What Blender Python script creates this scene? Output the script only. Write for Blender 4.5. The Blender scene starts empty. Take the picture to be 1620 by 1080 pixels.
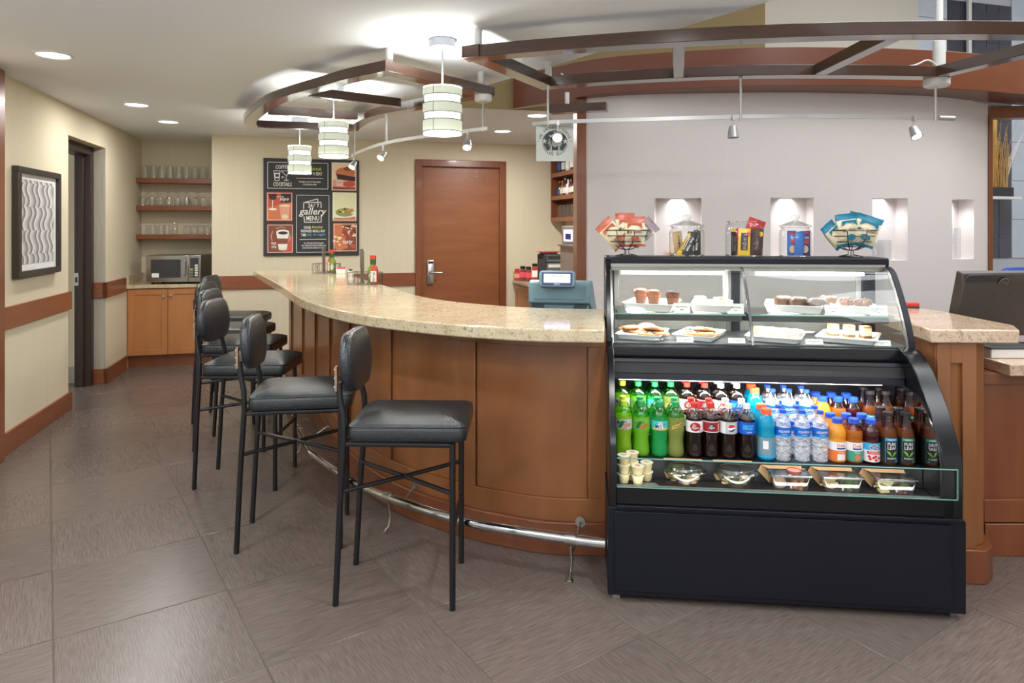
import bpy, bmesh, math, random
from math import sin, cos, pi, radians, atan2, hypot
from mathutils import Vector, Matrix
random.seed(7)
SC = bpy.context.scene
COL = SC.collection

# ------------------------------------------------------------------ camera, world, exposure
CZ = 1.524
cam_d = bpy.data.cameras.new('camera'); cam = bpy.data.objects.new('camera', cam_d); COL.objects.link(cam)
cam.location = (0, 0, CZ); cam.rotation_euler = (pi/2, 0, 0)
cam_d.sensor_width = 36; cam_d.lens = 24; cam_d.shift_y = -180/1620
cam_d.clip_start = .05; cam_d.clip_end = 60
SC.camera = cam
SC.view_settings.view_transform = 'Standard'; SC.view_settings.look = 'None'
SC.view_settings.gamma = 1; SC.view_settings.use_curve_mapping = False
SC.view_settings.exposure = 0.5
SC.cycles.use_denoising = True
SC.cycles.max_bounces = 10; SC.cycles.diffuse_bounces = 5; SC.cycles.glossy_bounces = 5
SC.cycles.transmission_bounces = 6; SC.cycles.transparent_max_bounces = 40
SC.cycles.caustics_reflective = False; SC.cycles.caustics_refractive = False
SC.cycles.sample_clamp_indirect = 6.0
W = bpy.data.worlds.new('world'); SC.world = W; W.use_nodes = True
W.node_tree.nodes['Background'].inputs[0].default_value = (1.0, .985, .965, 1)
W.node_tree.nodes['Background'].inputs[1].default_value = 0.62

def area_light(name, loc, size, power, col=(1, .95, .88), rot=(0, 0, 0), size_y=None, spread=None):
    d = bpy.data.lights.new(name, 'AREA'); d.energy = power; d.color = col; d.size = size
    if size_y: d.shape = 'RECTANGLE'; d.size_y = size_y
    else: d.shape = 'DISK'
    if spread: d.spread = spread
    o = bpy.data.objects.new(name, d); COL.objects.link(o); o.location = loc; o.rotation_euler = rot
    return o
def spot_light(name, loc, target, power, col=(1, .95, .88), angle=90, blend=.6, rad=.03):
    d = bpy.data.lights.new(name, 'SPOT'); d.energy = power; d.color = col
    d.spot_size = radians(angle); d.spot_blend = blend; d.shadow_soft_size = rad
    o = bpy.data.objects.new(name, d); COL.objects.link(o); o.location = loc
    o.rotation_euler = (Vector(target)-Vector(loc)).to_track_quat('-Z', 'Y').to_euler()
    return o
def point_light(name, loc, power, col=(1, .96, .9), rad=.05):
    d = bpy.data.lights.new(name, 'POINT'); d.energy = power; d.color = col; d.shadow_soft_size = rad
    o = bpy.data.objects.new(name, d); COL.objects.link(o); o.location = loc
    return o

H = 2.55                     # low ceiling
DOWN = [(-2.718, 4.044), (-3.125, 5.682), (-3.32, 6.595), (.23, 6.225), (-.1, 7.242)]   # recessed lights in view
DOWN_FILL = [(-1.6, 2.3), (.6, 2.2), (-2.9, 1.6), (-.6, .5), (1.9, .9), (-2.3, -.6), (.7, -1.2)]  # unseen lamps added overhead to lighten the foreground
DOWN_COL = (1.0, .985, .965)
for (x, y), p in zip(DOWN, (9, 8, 8, 16, 18)): area_light('downlight_and_fill', (x, y, H-.012), .15, p, DOWN_COL)
for x, y in DOWN_FILL: area_light('downlight_and_fill', (x, y, H-.012), .13, 13, DOWN_COL)
for x, y, p in ((2.6, 2.9, 34), (4.3, 2.2, 34), (3.0, .8, 34), (4.6, 4.6, 50)): area_light('lobby_fill', (x, y, 4.38), 1.6, p, (.97, .98, 1))   # unseen fills added high up to brighten the white wall
for x, y, p in ((-2.0, .4, 46), (.6, -.8, 46), (-3.0, -1.2, 36)): area_light('ceiling_fill', (x, y, 1.9), .35, p, (.87, .935, 1), (pi, 0, 0))   # added fills out of view, aimed up to brighten the ceiling

# ------------------------------------------------------------------ text outlines (made while the scene is empty)
TXT = {}
def prep_text(strings, off=0.0):
    dg = None
    obs = []
    for s in strings:
        cu = bpy.data.curves.new('t', 'FONT'); cu.body = s; cu.size = 1; cu.resolution_u = 2; cu.offset = off
        o = bpy.data.objects.new('t', cu); COL.objects.link(o); obs.append((s, o, cu))
    bpy.context.view_layer.update(); dg = bpy.context.evaluated_depsgraph_get()
    for s, o, cu in obs:
        me = bpy.data.meshes.new_from_object(o.evaluated_get(dg))
        vs = [(v.co.x, v.co.y) for v in me.vertices]; fs = [tuple(p.vertices) for p in me.polygons]
        if vs:
            x0 = min(v[0] for v in vs); x1 = max(v[0] for v in vs); y0 = min(v[1] for v in vs); y1 = max(v[1] for v in vs)
            TXT[s] = ([((x-(x0+x1)/2), (y-(y0+y1)/2)) for x, y in vs], fs, x1-x0, y1-y0)
        bpy.data.meshes.remove(me); bpy.data.objects.remove(o); bpy.data.curves.remove(cu)
ARC = 'WE PROUDLY SERVE'
prep_text(['COFFEE', 'to', 'COCKTAILS', 'food & drink', 'or pull up a seat', 'WE BREW A CUP OF TEA & MORE', 'Y COCKTAILS & WINE',
           'sips', 'morning', 'SWEET', 'TREAT', 'PEAK', 'WINE', 'OF', 'tasty', 'fresh', '24', '7', 'gallery', 'MENU', 'ORDER', 'freshly', 'PREPARED MEALS ANY',
           'TIME', 'day or night', 'ALL APPS AND SOUPS & SALADS', 'ALL SANDWICHES FLATBREADS', 'AND BURGERS & MORE AT NIGHT', 'OR PULL UP A SEAT',
           'DEW', 'mtn', 'MIST', 'SIERRA', 'Schweppes', 'Dr', 'Pepper', 'DIET', 'AQUAFINA', 'Dole', 'Orange', 'Apple', 'Ocean', 'Spray',
           'Cranberry', 'PURE', 'LEAF', 'REAL BREWED TEA', 'SWEET TEA', 'UNSWEETENED', 'pepsi', "m&m's", 'Milky Way', 'PLANTERS', 'Miss Vickie\'s', 'Rice', 'DELL',
           'MUFFINS', 'LEMON BARS', 'BUNDT CAKES', 'NUT CLUSTERS', 'COOKIES', 'CHEESECAKE', 'Welcome', 'EPSON', 'TABASCO'] + sorted(set(ARC.replace(' ', ''))), .012)

# ------------------------------------------------------------------ materials
def lin(c):
    return tuple(((x/255)/12.92 if x/255 <= .04045 else (((x/255)+.055)/1.055)**2.4) for x in c)
MATS = {}
def newmat(name):
    m = bpy.data.materials.new(name); m.use_nodes = True; MATS[name] = m
    nt = m.node_tree; b = nt.nodes['Principled BSDF']
    return m, nt, b
def M(name, c, rough=.5, metal=0.0, spec=.5, coat=0.0, c2=None, scale=8, stretch=(1, 1, 1), bump=0.0, bscale=None, emis=0.0, contrast=.5, rand=0.0, detail=4, sheen=0.0):
    m, nt, b = newmat(name); N = nt.nodes; L = nt.links
    c = lin(c)
    b.inputs['Base Color'].default_value = (*c, 1); b.inputs['Roughness'].default_value = rough
    b.inputs['Metallic'].default_value = metal; b.inputs['Specular IOR Level'].default_value = spec
    b.inputs['Coat Weight'].default_value = coat; b.inputs['Coat Roughness'].default_value = .08
    if emis: b.inputs['Emission Color'].default_value = (*c, 1); b.inputs['Emission Strength'].default_value = emis
    if c2 or bump:
        tc = N.new('ShaderNodeTexCoord'); mp = N.new('ShaderNodeMapping'); mp.inputs['Scale'].default_value = stretch
        L.new(tc.outputs['Object'], mp.inputs['Vector'])
        nz = N.new('ShaderNodeTexNoise'); nz.inputs['Scale'].default_value = scale; nz.inputs['Detail'].default_value = detail
        vec = mp.outputs['Vector']
        if rand:
            oi = N.new('ShaderNodeObjectInfo'); ad = N.new('ShaderNodeVectorMath'); ad.operation = 'ADD'
            mu = N.new('ShaderNodeMath'); mu.operation = 'MULTIPLY'; mu.inputs[1].default_value = 37
            L.new(oi.outputs['Random'], mu.inputs[0]); L.new(vec, ad.inputs[0]); L.new(mu.outputs[0], ad.inputs[1]); vec = ad.outputs[0]
        L.new(vec, nz.inputs['Vector'])
        if c2:
            rp = N.new('ShaderNodeMapRange'); rp.inputs[1].default_value = .5-contrast*.5; rp.inputs[2].default_value = .5+contrast*.5
            mx = N.new('ShaderNodeMix'); mx.data_type = 'RGBA'
            mx.inputs[6].default_value = (*c, 1); mx.inputs[7].default_value = (*lin(c2), 1)
            L.new(nz.outputs['Fac'], rp.inputs[0]); L.new(rp.outputs[0], mx.inputs[0])
            out = mx.outputs[2]
            if rand:
                hs = N.new('ShaderNodeHueSaturation'); mr = N.new('ShaderNodeMapRange'); mr.inputs[3].default_value = 1-rand; mr.inputs[4].default_value = 1+rand
                L.new(oi.outputs['Random'], mr.inputs[0]); L.new(mr.outputs[0], hs.inputs['Value']); L.new(out, hs.inputs['Color']); out = hs.outputs['Color']
            L.new(out, b.inputs['Base Color'])
        if bump:
            src = nz.outputs['Fac']
            if bscale:
                n2 = N.new('ShaderNodeTexNoise'); n2.inputs['Scale'].default_value = bscale; n2.inputs['Detail'].default_value = 3
                L.new(vec, n2.inputs['Vector']); src = n2.outputs['Fac']
            bp = N.new('ShaderNodeBump'); bp.inputs['Strength'].default_value = bump; bp.inputs['Distance'].default_value = .002
            L.new(src, bp.inputs['Height']); L.new(bp.outputs[0], b.inputs['Normal'])
    return m
def thin_glass(name, tint=(250, 253, 252), base=.05, edge=.7, rough=.02):
    m, nt, b = newmat(name); N = nt.nodes; L = nt.links
    N.remove(b); t = N.new('ShaderNodeBsdfTransparent'); ec = N.new('ShaderNodeMix'); ec.data_type = 'RGBA'; ec.inputs[6].default_value = (*lin(tint), 1); ec.inputs[7].default_value = (*[c*.33 for c in lin(tint)], 1); L.new(ec.outputs[2], t.inputs[0])
    g = N.new('ShaderNodeBsdfGlossy'); g.inputs['Roughness'].default_value = rough
    lw = N.new('ShaderNodeLayerWeight'); lw.inputs['Blend'].default_value = .35
    mr = N.new('ShaderNodeMapRange'); mr.inputs[3].default_value = base; mr.inputs[4].default_value = edge
    mx = N.new('ShaderNodeMixShader')
    pw = N.new('ShaderNodeMath'); pw.operation = 'POWER'; pw.inputs[1].default_value = 2.2
    p3 = N.new('ShaderNodeMath'); p3.operation = 'POWER'; p3.inputs[1].default_value = 4; L.new(lw.outputs['Facing'], p3.inputs[0]); L.new(p3.outputs[0], ec.inputs[0]); L.new(lw.outputs['Facing'], pw.inputs[0]); L.new(pw.outputs[0], mr.inputs[0]); L.new(mr.outputs[0], mx.inputs[0])
    L.new(t.outputs[0], mx.inputs[1]); L.new(g.outputs[0], mx.inputs[2]); L.new(mx.outputs[0], N['Material Output'].inputs[0])
    return m
def liquid(name, c, solid=.6, rough=.12):
    """coloured liquid in a clear bottle: partly see-through, glossy skin"""
    m, nt, b = newmat(name); N = nt.nodes; L = nt.links
    b.inputs['Base Color'].default_value = (*lin(c), 1); b.inputs['Roughness'].default_value = rough
    b.inputs['Coat Weight'].default_value = .6; b.inputs['Coat Roughness'].default_value = .04
    t = N.new('ShaderNodeBsdfTransparent'); t.inputs[0].default_value = (*lin(c), 1)
    tl = N.new('ShaderNodeBsdfTranslucent'); tl.inputs[0].default_value = (*lin(c), 1)
    a = N.new('ShaderNodeMixShader'); a.inputs[0].default_value = .35
    L.new(b.outputs[0], a.inputs[1]); L.new(tl.outputs[0], a.inputs[2])
    mx = N.new('ShaderNodeMixShader'); mx.inputs[0].default_value = solid
    L.new(t.outputs[0], mx.inputs[1]); L.new(a.outputs[0], mx.inputs[2]); L.new(mx.outputs[0], N['Material Output'].inputs[0])
    return m
def leather(name, c):
    m, nt, b = newmat(name); N = nt.nodes; L = nt.links
    b.inputs['Base Color'].default_value = (*lin(c), 1); b.inputs['Roughness'].default_value = .32; b.inputs['Specular IOR Level'].default_value = .7
    tc = N.new('ShaderNodeTexCoord'); mp = N.new('ShaderNodeMapping'); mp.inputs['Scale'].default_value = (820, 820, 820); mp.inputs['Rotation'].default_value = (0, 0, .0)
    L.new(tc.outputs['Object'], mp.inputs[0]); sp = N.new('ShaderNodeSeparateXYZ'); L.new(mp.outputs[0], sp.inputs[0])
    s = []
    for k in range(3):
        q = N.new('ShaderNodeMath'); q.operation = 'SINE'; L.new(sp.outputs[k], q.inputs[0]); s.append(q.outputs[0])
    a = N.new('ShaderNodeMath'); a.operation = 'ADD'; L.new(s[0], a.inputs[0]); L.new(s[1], a.inputs[1])
    a2 = N.new('ShaderNodeMath'); a2.operation = 'ADD'; L.new(a.outputs[0], a2.inputs[0]); L.new(s[2], a2.inputs[1])
    bp = N.new('ShaderNodeBump'); bp.inputs['Strength'].default_value = .26; bp.inputs['Distance'].default_value = .0010
    L.new(a2.outputs[0], bp.inputs['Height']); L.new(bp.outputs[0], b.inputs['Normal'])
    return m
def granite(name, c1, c2, c3):
    m, nt, b = newmat(name); N = nt.nodes; L = nt.links
    b.inputs['Roughness'].default_value = .13; b.inputs['Specular IOR Level'].default_value = .6
    tc = N.new('ShaderNodeTexCoord')
    n1 = N.new('ShaderNodeTexNoise'); n1.inputs['Scale'].default_value = 9; n1.inputs['Detail'].default_value = 8; n1.inputs['Roughness'].default_value = .7
    n2 = N.new('ShaderNodeTexNoise'); n2.inputs['Scale'].default_value = 55; n2.inputs['Detail'].default_value = 5
    n3 = N.new('ShaderNodeTexVoronoi'); n3.inputs['Scale'].default_value = 120
    for n in (n1, n2, n3): L.new(tc.outputs['Object'], n.inputs['Vector'])
    def rng(src, lo, hi):
        r = N.new('ShaderNodeMapRange'); r.inputs[1].default_value = lo; r.inputs[2].default_value = hi; L.new(src, r.inputs[0]); return r.outputs[0]
    def mix(f, a, bb):
        x = N.new('ShaderNodeMix'); x.data_type = 'RGBA'; L.new(f, x.inputs[0])
        for s, i in ((a, 6), (bb, 7)):
            if isinstance(s, tuple): x.inputs[i].default_value = (*lin(s), 1)
            else: L.new(s, x.inputs[i])
        return x.outputs[2]
    a = mix(rng(n1.outputs['Fac'], .35, .68), c1, c2)
    sp = N.new('ShaderNodeMath'); sp.operation = 'MULTIPLY'
    L.new(rng(n2.outputs['Fac'], .56, .70), sp.inputs[0]); sp.inputs[1].default_value = .75
    a = mix(sp.outputs[0], a, c3)
    sp2 = N.new('ShaderNodeMath'); sp2.operation = 'MULTIPLY'; sp2.inputs[1].default_value = .5
    n4 = N.new('ShaderNodeTexNoise'); n4.inputs['Scale'].default_value = 130; n4.inputs['Detail'].default_value = 2; L.new(tc.outputs['Object'], n4.inputs['Vector'])
    L.new(rng(n4.outputs['Fac'], .58, .66), sp2.inputs[0])
    a = mix(sp2.outputs[0], a, (82, 74, 66))
    L.new(a, b.inputs['Base Color'])
    return m

M('ceiling_white', (232, 237, 242), .9)
M('wallpaper', (222, 212, 186), .85, c2=(213, 202, 174), scale=70, stretch=(1, 1, .02), bump=.1, contrast=1.0)
M('wallpaper_grey', (190, 182, 164), .85, c2=(160, 153, 138), scale=90, stretch=(1, 1, .04), bump=.2, contrast=.6)
M('olive_paint', (150, 132, 92), .85)
M('blocker_tan', (150, 138, 118), .85)
M('lobby_paint', (205, 201, 188), .85)
M('curved_paint', (226, 219, 216), .8, c2=(218, 211, 209), scale=120, bump=.2)
M('niche_white', (238, 237, 235), .8)
M('cherry', (138, 82, 50), .32, c2=(114, 64, 38), scale=4, stretch=(3, 3, .4), coat=.15, contrast=.6)
M('cherry_flat', (142, 82, 48), .35, c2=(124, 68, 40), scale=5, stretch=(.7, .7, 6), coat=.1, contrast=.6)
M('bar_wood', (152, 98, 56), .30, c2=(126, 78, 42), scale=3.2, stretch=(3, 3, .5), coat=.2, contrast=.7)
M('cab_wood', (188, 128, 76), .35, c2=(170, 110, 62), scale=4, stretch=(3, 3, .5), coat=.1, contrast=.7)
M('door_wood', (158, 98, 58), .38, c2=(124, 72, 42), scale=2.4, stretch=(.8, .8, 4.5), contrast=.8)
M('beam_wood', (72, 48, 36), .24, c2=(62, 40, 29), scale=3, stretch=(1, 1, 6), coat=.7, contrast=.6)
M('fascia_wood', (116, 62, 38), .3, c2=(102, 52, 30), scale=3, stretch=(1, 1, 3), coat=.15, contrast=.6)
M('dark_brown', (52, 36, 30), .4)
M('grout', (92, 84, 78), .9)
M('grout_pale', (190, 194, 200), .9)
M('floor_tile', (119, 107, 100), .27, c2=(85, 75, 69), scale=14, stretch=(1.0, 15, 1), bump=.25, contrast=.55, rand=.07, spec=.5)
granite('granite', (212, 198, 168), (192, 173, 138), (140, 122, 92))
granite('granite_pink', (214, 190, 166), (198, 168, 140), (140, 120, 98))
M('chrome', (205, 205, 205), .12, 1.0)
M('steel', (176, 174, 168), .28, 1.0)
M('nickel', (200, 200, 196), .3, .9)
M('black_metal', (17, 18, 21), .38, spec=.5)
leather('black_leather', (31, 36, 40))
M('tan_plate', (150, 118, 96), .45)
M('case_black', (10, 14, 25), .45, spec=.35)
M('case_black_gloss', (11, 13, 18), .22, spec=.5)
M('grille_black', (10, 10, 12), .6, c2=(20, 19, 20), scale=300, stretch=(1, 1, .2))
M('deck_black', (26, 28, 34), .35)
M('mirror', (216, 216, 218), .04, 1.0)
M('case_grey', (120, 122, 120), .4)
M('bar_grey', (70, 71, 70), .35)
M('inner_grey', (150, 152, 152), .35)
M('white_plastic', (236, 236, 232), .45)
M('white_china', (240, 240, 238), .22)
M('paper', (244, 243, 238), .8)
M('ink', (60, 60, 62), .8)
M('white_metal', (222, 222, 218), .45)
M('silver_paint', (190, 190, 188), .35, .6)
M('grey_canopy', (150, 152, 160), .4, .3)
thin_glass('pane_glass', (252, 254, 253), .02, .45)
thin_glass('ware_glass', (252, 253, 253), .12, .85)
thin_glass('jar_glass', (252, 253, 253), .06, .8)
thin_glass('pet_clear', (248, 250, 252), .14, .8, .08)
thin_glass('clamshell', (250, 251, 251), .16, .85, .08)
M('glass_edge', (120, 170, 160), .15)
M('lamp_white', (255, 252, 244), .5, emis=9.0)
M('lamp_warm', (255, 244, 226), .5, emis=9.0)
M('lamp_band', (250, 252, 246), .5, emis=1.5)
M('tube_white', (255, 253, 246), .5, emis=7.0)
M('screen_lilac', (206, 208, 255), .4, emis=.8)
M('screen_navy', (44, 48, 96), .3)
def fabric(name, c):
    m, nt, b = newmat(name); N = nt.nodes; L = nt.links
    d = N.new('ShaderNodeBsdfDiffuse'); d.inputs[0].default_value = (*lin(c), 1)
    t = N.new('ShaderNodeBsdfTranslucent'); t.inputs[0].default_value = (*lin(c), 1)
    x = N.new('ShaderNodeMixShader'); x.inputs[0].default_value = .5; N.remove(b)
    L.new(d.outputs[0], x.inputs[1]); L.new(t.outputs[0], x.inputs[2]); L.new(x.outputs[0], N['Material Output'].inputs[0])
fabric('shade_fabric', (176, 178, 166))
M('shade_rim', (96, 98, 92), .6)

# ------------------------------------------------------------------ mesh builder
class MB:
    def __init__(s): s.v = []; s.f = []; s.m = []
    def add(s, vs, fs, mi=0, T=None):
        o = len(s.v)
        s.v += [tuple(T @ Vector(p)) for p in vs] if T is not None else [tuple(p) for p in vs]
        s.f += [tuple(i+o for i in f) for f in fs]; s.m += [mi]*len(fs); return s
    def box(s, c, d, rz=0, mi=0, T=None):
        hx, hy, hz = d[0]/2, d[1]/2, d[2]/2; cr, sr = cos(rz), sin(rz)
        vs = [(c[0]+x*cr-y*sr, c[1]+x*sr+y*cr, c[2]+z) for z in (-hz, hz) for x, y in ((-hx, -hy), (hx, -hy), (hx, hy), (-hx, hy))]
        return s.add(vs, [(3, 2, 1, 0), (4, 5, 6, 7), (0, 1, 5, 4), (1, 2, 6, 5), (2, 3, 7, 6), (3, 0, 4, 7)], mi, T)
    def bb(s, x0, x1, y0, y1, z0, z1, mi=0, T=None):
        return s.box(((x0+x1)/2, (y0+y1)/2, (z0+z1)/2), (x1-x0, y1-y0, z1-z0), 0, mi, T)
    def prism(s, poly, z0, z1, mi=0, T=None):
        n = len(poly); vs = [(x, y, z0) for x, y in poly]+[(x, y, z1) for x, y in poly]
        fs = [tuple(range(n-1, -1, -1)), tuple(range(n, 2*n))]+[(i, (i+1) % n, n+(i+1) % n, n+i) for i in range(n)]
        return s.add(vs, fs, mi, T)
    def extrude_x(s, prof, x0, x1, mi=0, T=None):     # profile in (y, z)
        n = len(prof); vs = [(x0, y, z) for y, z in prof]+[(x1, y, z) for y, z in prof]
        fs = [tuple(range(n)), tuple(range(2*n-1, n-1, -1))]+[(i, n+i, n+(i+1) % n, (i+1) % n) for i in range(n)]
        return s.add(vs, fs, mi, T)
    def strip(s, A, B, z0, z1, mi=0):                 # closed band between two 2D paths
        n = len(A); vs = []
        for a, b in zip(A, B): vs += [(*a, z0), (*b, z0), (*b, z1), (*a, z1)]
        fs = []
        for i in range(n-1):
            o = 4*i
            for k in range(4): fs.append((o+k, o+(k+1) % 4, o+4+(k+1) % 4, o+4+k))
        fs += [(3, 2, 1, 0), (4*n-4, 4*n-3, 4*n-2, 4*n-1)]
        return s.add(vs, fs, mi)
    def tube(s, path, r, n=8, mi=0, T=None, closed=False):
        P = [Vector(p) for p in path]; k = len(P); vs = []; up = None
        rr = r if isinstance(r, (list, tuple)) else [r]*k
        for i in range(k):
            if closed: t = (P[(i+1) % k]-P[i-1]).normalized()
            else: t = (P[min(i+1, k-1)]-P[max(i-1, 0)]).normalized()
            if up is None: up = Vector((0, 0, 1)) if abs(t.z) < .9 else Vector((1, 0, 0))
            a = t.cross(up).normalized(); b = a.cross(t).normalized(); up = b
            vs += [P[i]+(a*cos(2*pi*j/n)+b*sin(2*pi*j/n))*rr[i] for j in range(n)]
        fs = []
        for i in range(k if closed else k-1):
            p, q = i*n, ((i+1) % k)*n
            fs += [(p+j, p+(j+1) % n, q+(j+1) % n, q+j) for j in range(n)]
        if not closed: fs += [tuple(range(n-1, -1, -1)), tuple(range((k-1)*n, k*n))]
        return s.add(vs, fs, mi, T)
    def lathe(s, prof, n=16, c=(0, 0, 0), mi=0, T=None, caps=True, sq=0):   # profile (r, z)
        vs = []; k = len(prof)
        for r, z in prof:
            for j in range(n):
                a = 2*pi*(j+.5)/n; q = 1
                if sq: q = 1/((abs(cos(a))**sq+abs(sin(a))**sq)**(1/sq))
                vs.append((c[0]+r*q*cos(a), c[1]+r*q*sin(a), c[2]+z))
        fs = [(i*n+j, i*n+(j+1) % n, (i+1)*n+(j+1) % n, (i+1)*n+j) for i in range(k-1) for j in range(n)]
        if caps: fs += [tuple(range(n-1, -1, -1)), tuple(range((k-1)*n, k*n))]
        return s.add(vs, fs, mi, T)
    def rloft(s, levels, hx, hy, r, c=(0, 0, 0), n=5, mi=0, T=None):        # rounded rectangle loft, levels (z, inset)
        vs = []; N4 = 4*(n+1)
        for z, ins in levels:
            ax, ay = max(hx-ins, .002), max(hy-ins, .002); q = min(max(r-ins*.5, .001), ax, ay)
            for (sx, sy, a0) in ((1, 1, 0), (-1, 1, pi/2), (-1, -1, pi), (1, -1, 1.5*pi)):
                for j in range(n+1):
                    a = a0+pi/2*j/n; vs.append((c[0]+sx*(ax-q)+q*cos(a), c[1]+sy*(ay-q)+q*sin(a), c[2]+z))
        k = len(levels)
        fs = [(i*N4+j, i*N4+(j+1) % N4, (i+1)*N4+(j+1) % N4, (i+1)*N4+j) for i in range(k-1) for j in range(N4)]
        fs += [tuple(range(N4-1, -1, -1)), tuple(range((k-1)*N4, k*N4))]
        return s.add(vs, fs, mi, T)
    def sphere(s, c, r, n=10, m=6, mi=0, T=None, sc=(1, 1, 1)):
        vs = []; 
        for i in range(m+1):
            t = pi*i/m; rr = max(sin(t), .02)
            for j in range(n): vs.append((c[0]+r*sc[0]*rr*cos(2*pi*j/n), c[1]+r*sc[1]*rr*sin(2*pi*j/n), c[2]-r*sc[2]*cos(t)))
        fs = [(i*n+j, i*n+(j+1) % n, (i+1)*n+(j+1) % n, (i+1)*n+j) for i in range(m) for j in range(n)]
        fs += [tuple(range(n-1, -1, -1)), tuple(range(m*n, (m+1)*n))]
        return s.add(vs, fs, mi, T)
    def flat(s, pts, P, mi=0):                         # polygon printed on a surface P(x, y)
        return s.add([P(x, y) for x, y in pts], [tuple(range(len(pts)))], mi)
    def text(s, t, cx, cy, h, P, mi=0, w=None, rot=0, shear=0):
        if t not in TXT: return s
        vs, fs, tw, th = TXT[t]; k = h/th; kx = k if w is None else w/tw; cr, sr = cos(rot), sin(rot)
        out = []
        for x, y in vs:
            X, Y = x*kx+shear*y*k, y*k
            out.append(P(cx+X*cr-Y*sr, cy+X*sr+Y*cr))
        return s.add(out, fs, mi)
    def build(s, name, mats, parent=None, bevel=0, sharp=38, segs=2, normals=True, loc=None, rz=None):
        me = bpy.data.meshes.new(name); me.from_pydata(s.v, [], s.f)
        for m in (mats if isinstance(mats, (list, tuple)) else [mats]): me.materials.append(MATS[m])
        me.polygons.foreach_set('material_index', s.m)
        if normals:
            bm = bmesh.new(); bm.from_mesh(me); bmesh.ops.recalc_face_normals(bm, faces=bm.faces); bm.to_mesh(me); bm.free()
        me.polygons.foreach_set('use_smooth', [True]*len(me.polygons)); me.set_sharp_from_angle(angle=radians(sharp))
        o = bpy.data.objects.new(name, me); COL.objects.link(o)
        if parent is not None: o.parent = parent
        if loc is not None: o.location = loc
        if rz is not None: o.rotation_euler = (0, 0, rz)
        if bevel:
            b = o.modifiers.new('bevel', 'BEVEL'); b.width = bevel; b.segments = segs; b.limit_method = 'ANGLE'; b.angle_limit = radians(40); b.harden_normals = False
        return o
def tag(o, label=None, cat=None, group=None, kind=None):
    if label: o['label'] = label
    if cat: o['category'] = cat
    if group: o['group'] = group
    if kind: o['kind'] = kind
    return o
def thing(name, label, cat, loc=(0, 0, 0), rz=0, group=None):
    o = bpy.data.objects.new(name, None); COL.objects.link(o); o.location = loc; o.rotation_euler = (0, 0, rz); o.empty_display_size = .05
    return tag(o, label, cat, group)
def struct(o, label=None): o['kind'] = 'structure'; 
def dup(root, loc, rz=0, label=None, group=None, sc=None, swap=None):
    def cp(o, par):
        c = o.copy(); COL.objects.link(c); c.parent = par
        for ch in list(o.children): cp(ch, c)
        return c
    r = cp(root, None); r.location = loc; r.rotation_euler = (0, 0, rz)
    if sc: r.scale = sc
    if label: r['label'] = label
    if group: r['group'] = group
    return r
def place(root, loc, rz=0, label=None):
    root.location = loc; root.rotation_euler = (0, 0, rz)
    if label: root['label'] = label
    return root
class Stock:                                            # first call uses the original, later calls copies
    def __init__(s, make): s.o = None; s.make = make
    def __call__(s, loc, rz=0, label=None, group=None, sc=None):
        if s.o is None:
            s.o = s.make(); place(s.o, loc, rz, label)
            if group: s.o['group'] = group
            if sc: s.o.scale = sc
            return s.o
        r = dup(s.o, loc, rz, label, group, sc)
        if not sc: r.scale = (1, 1, 1)
        return r
def spline(pts, n=8):
    P = [Vector((*p, 0)) if len(p) == 2 else Vector(p) for p in pts]; out = []
    d = len(pts[0])
    for i in range(len(P)-1):
        p0 = P[i-1] if i else P[i]*2-P[i+1]; p1, p2 = P[i], P[i+1]; p3 = P[i+2] if i+2 < len(P) else P[i+1]*2-P[i]
        for j in range(n):
            t = j/n
            q = .5*((2*p1)+(p2-p0)*t+(2*p0-5*p1+4*p2-p3)*t*t+(3*p1-p0-3*p2+p3)*t**3)
            out.append(tuple(q)[:d])
    out.append(tuple(P[-1])[:d]); return out
def offset(path, d):
    out = []
    for i in range(len(path)):
        a = path[max(i-1, 0)]; b = path[min(i+1, len(path)-1)]; t = (b[0]-a[0], b[1]-a[1]); l = hypot(*t)
        out.append((path[i][0]-t[1]/l*d, path[i][1]+t[0]/l*d))
    return out
def resample(path, step):
    L = [0]
    for a, b in zip(path, path[1:]): L.append(L[-1]+hypot(b[0]-a[0], b[1]-a[1]))
    n = max(2, int(round(L[-1]/step))+1); out = []
    for i in range(n): out.append(at_len(path, L, L[-1]*i/(n-1)))
    return out
def lens(path):
    L = [0]
    for a, b in zip(path, path[1:]): L.append(L[-1]+hypot(b[0]-a[0], b[1]-a[1]))
    return L
def at_len(path, L, s):
    s = min(max(s, 0), L[-1])
    for i in range(len(L)-1):
        if s <= L[i+1]+1e-9:
            t = (s-L[i])/max(L[i+1]-L[i], 1e-9); return (path[i][0]+(path[i+1][0]-path[i][0])*t, path[i][1]+(path[i+1][1]-path[i][1])*t)
    return path[-1]
def cut(path, s0, s1, n):
    L = lens(path); return [at_len(path, L, s0+(s1-s0)*i/n) for i in range(n+1)]
# room axes: a runs along the back wall, b into the depth along the left wall
TH = radians(15.2); CA, SA = cos(TH), sin(TH)
def ab(a, b): return (CA*a-SA*b, SA*a+CA*b)
def abbox(mb, a0, a1, b0, b1, z0, z1, mi=0):
    x, y = ab((a0+a1)/2, (b0+b1)/2); return mb.box((x, y, (z0+z1)/2), (a1-a0, b1-b0, z1-z0), TH, mi)
def at(u, v, Y): return ((u-810)*Y/1080, Y, CZ-(v-360)*Y/1080)
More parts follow.
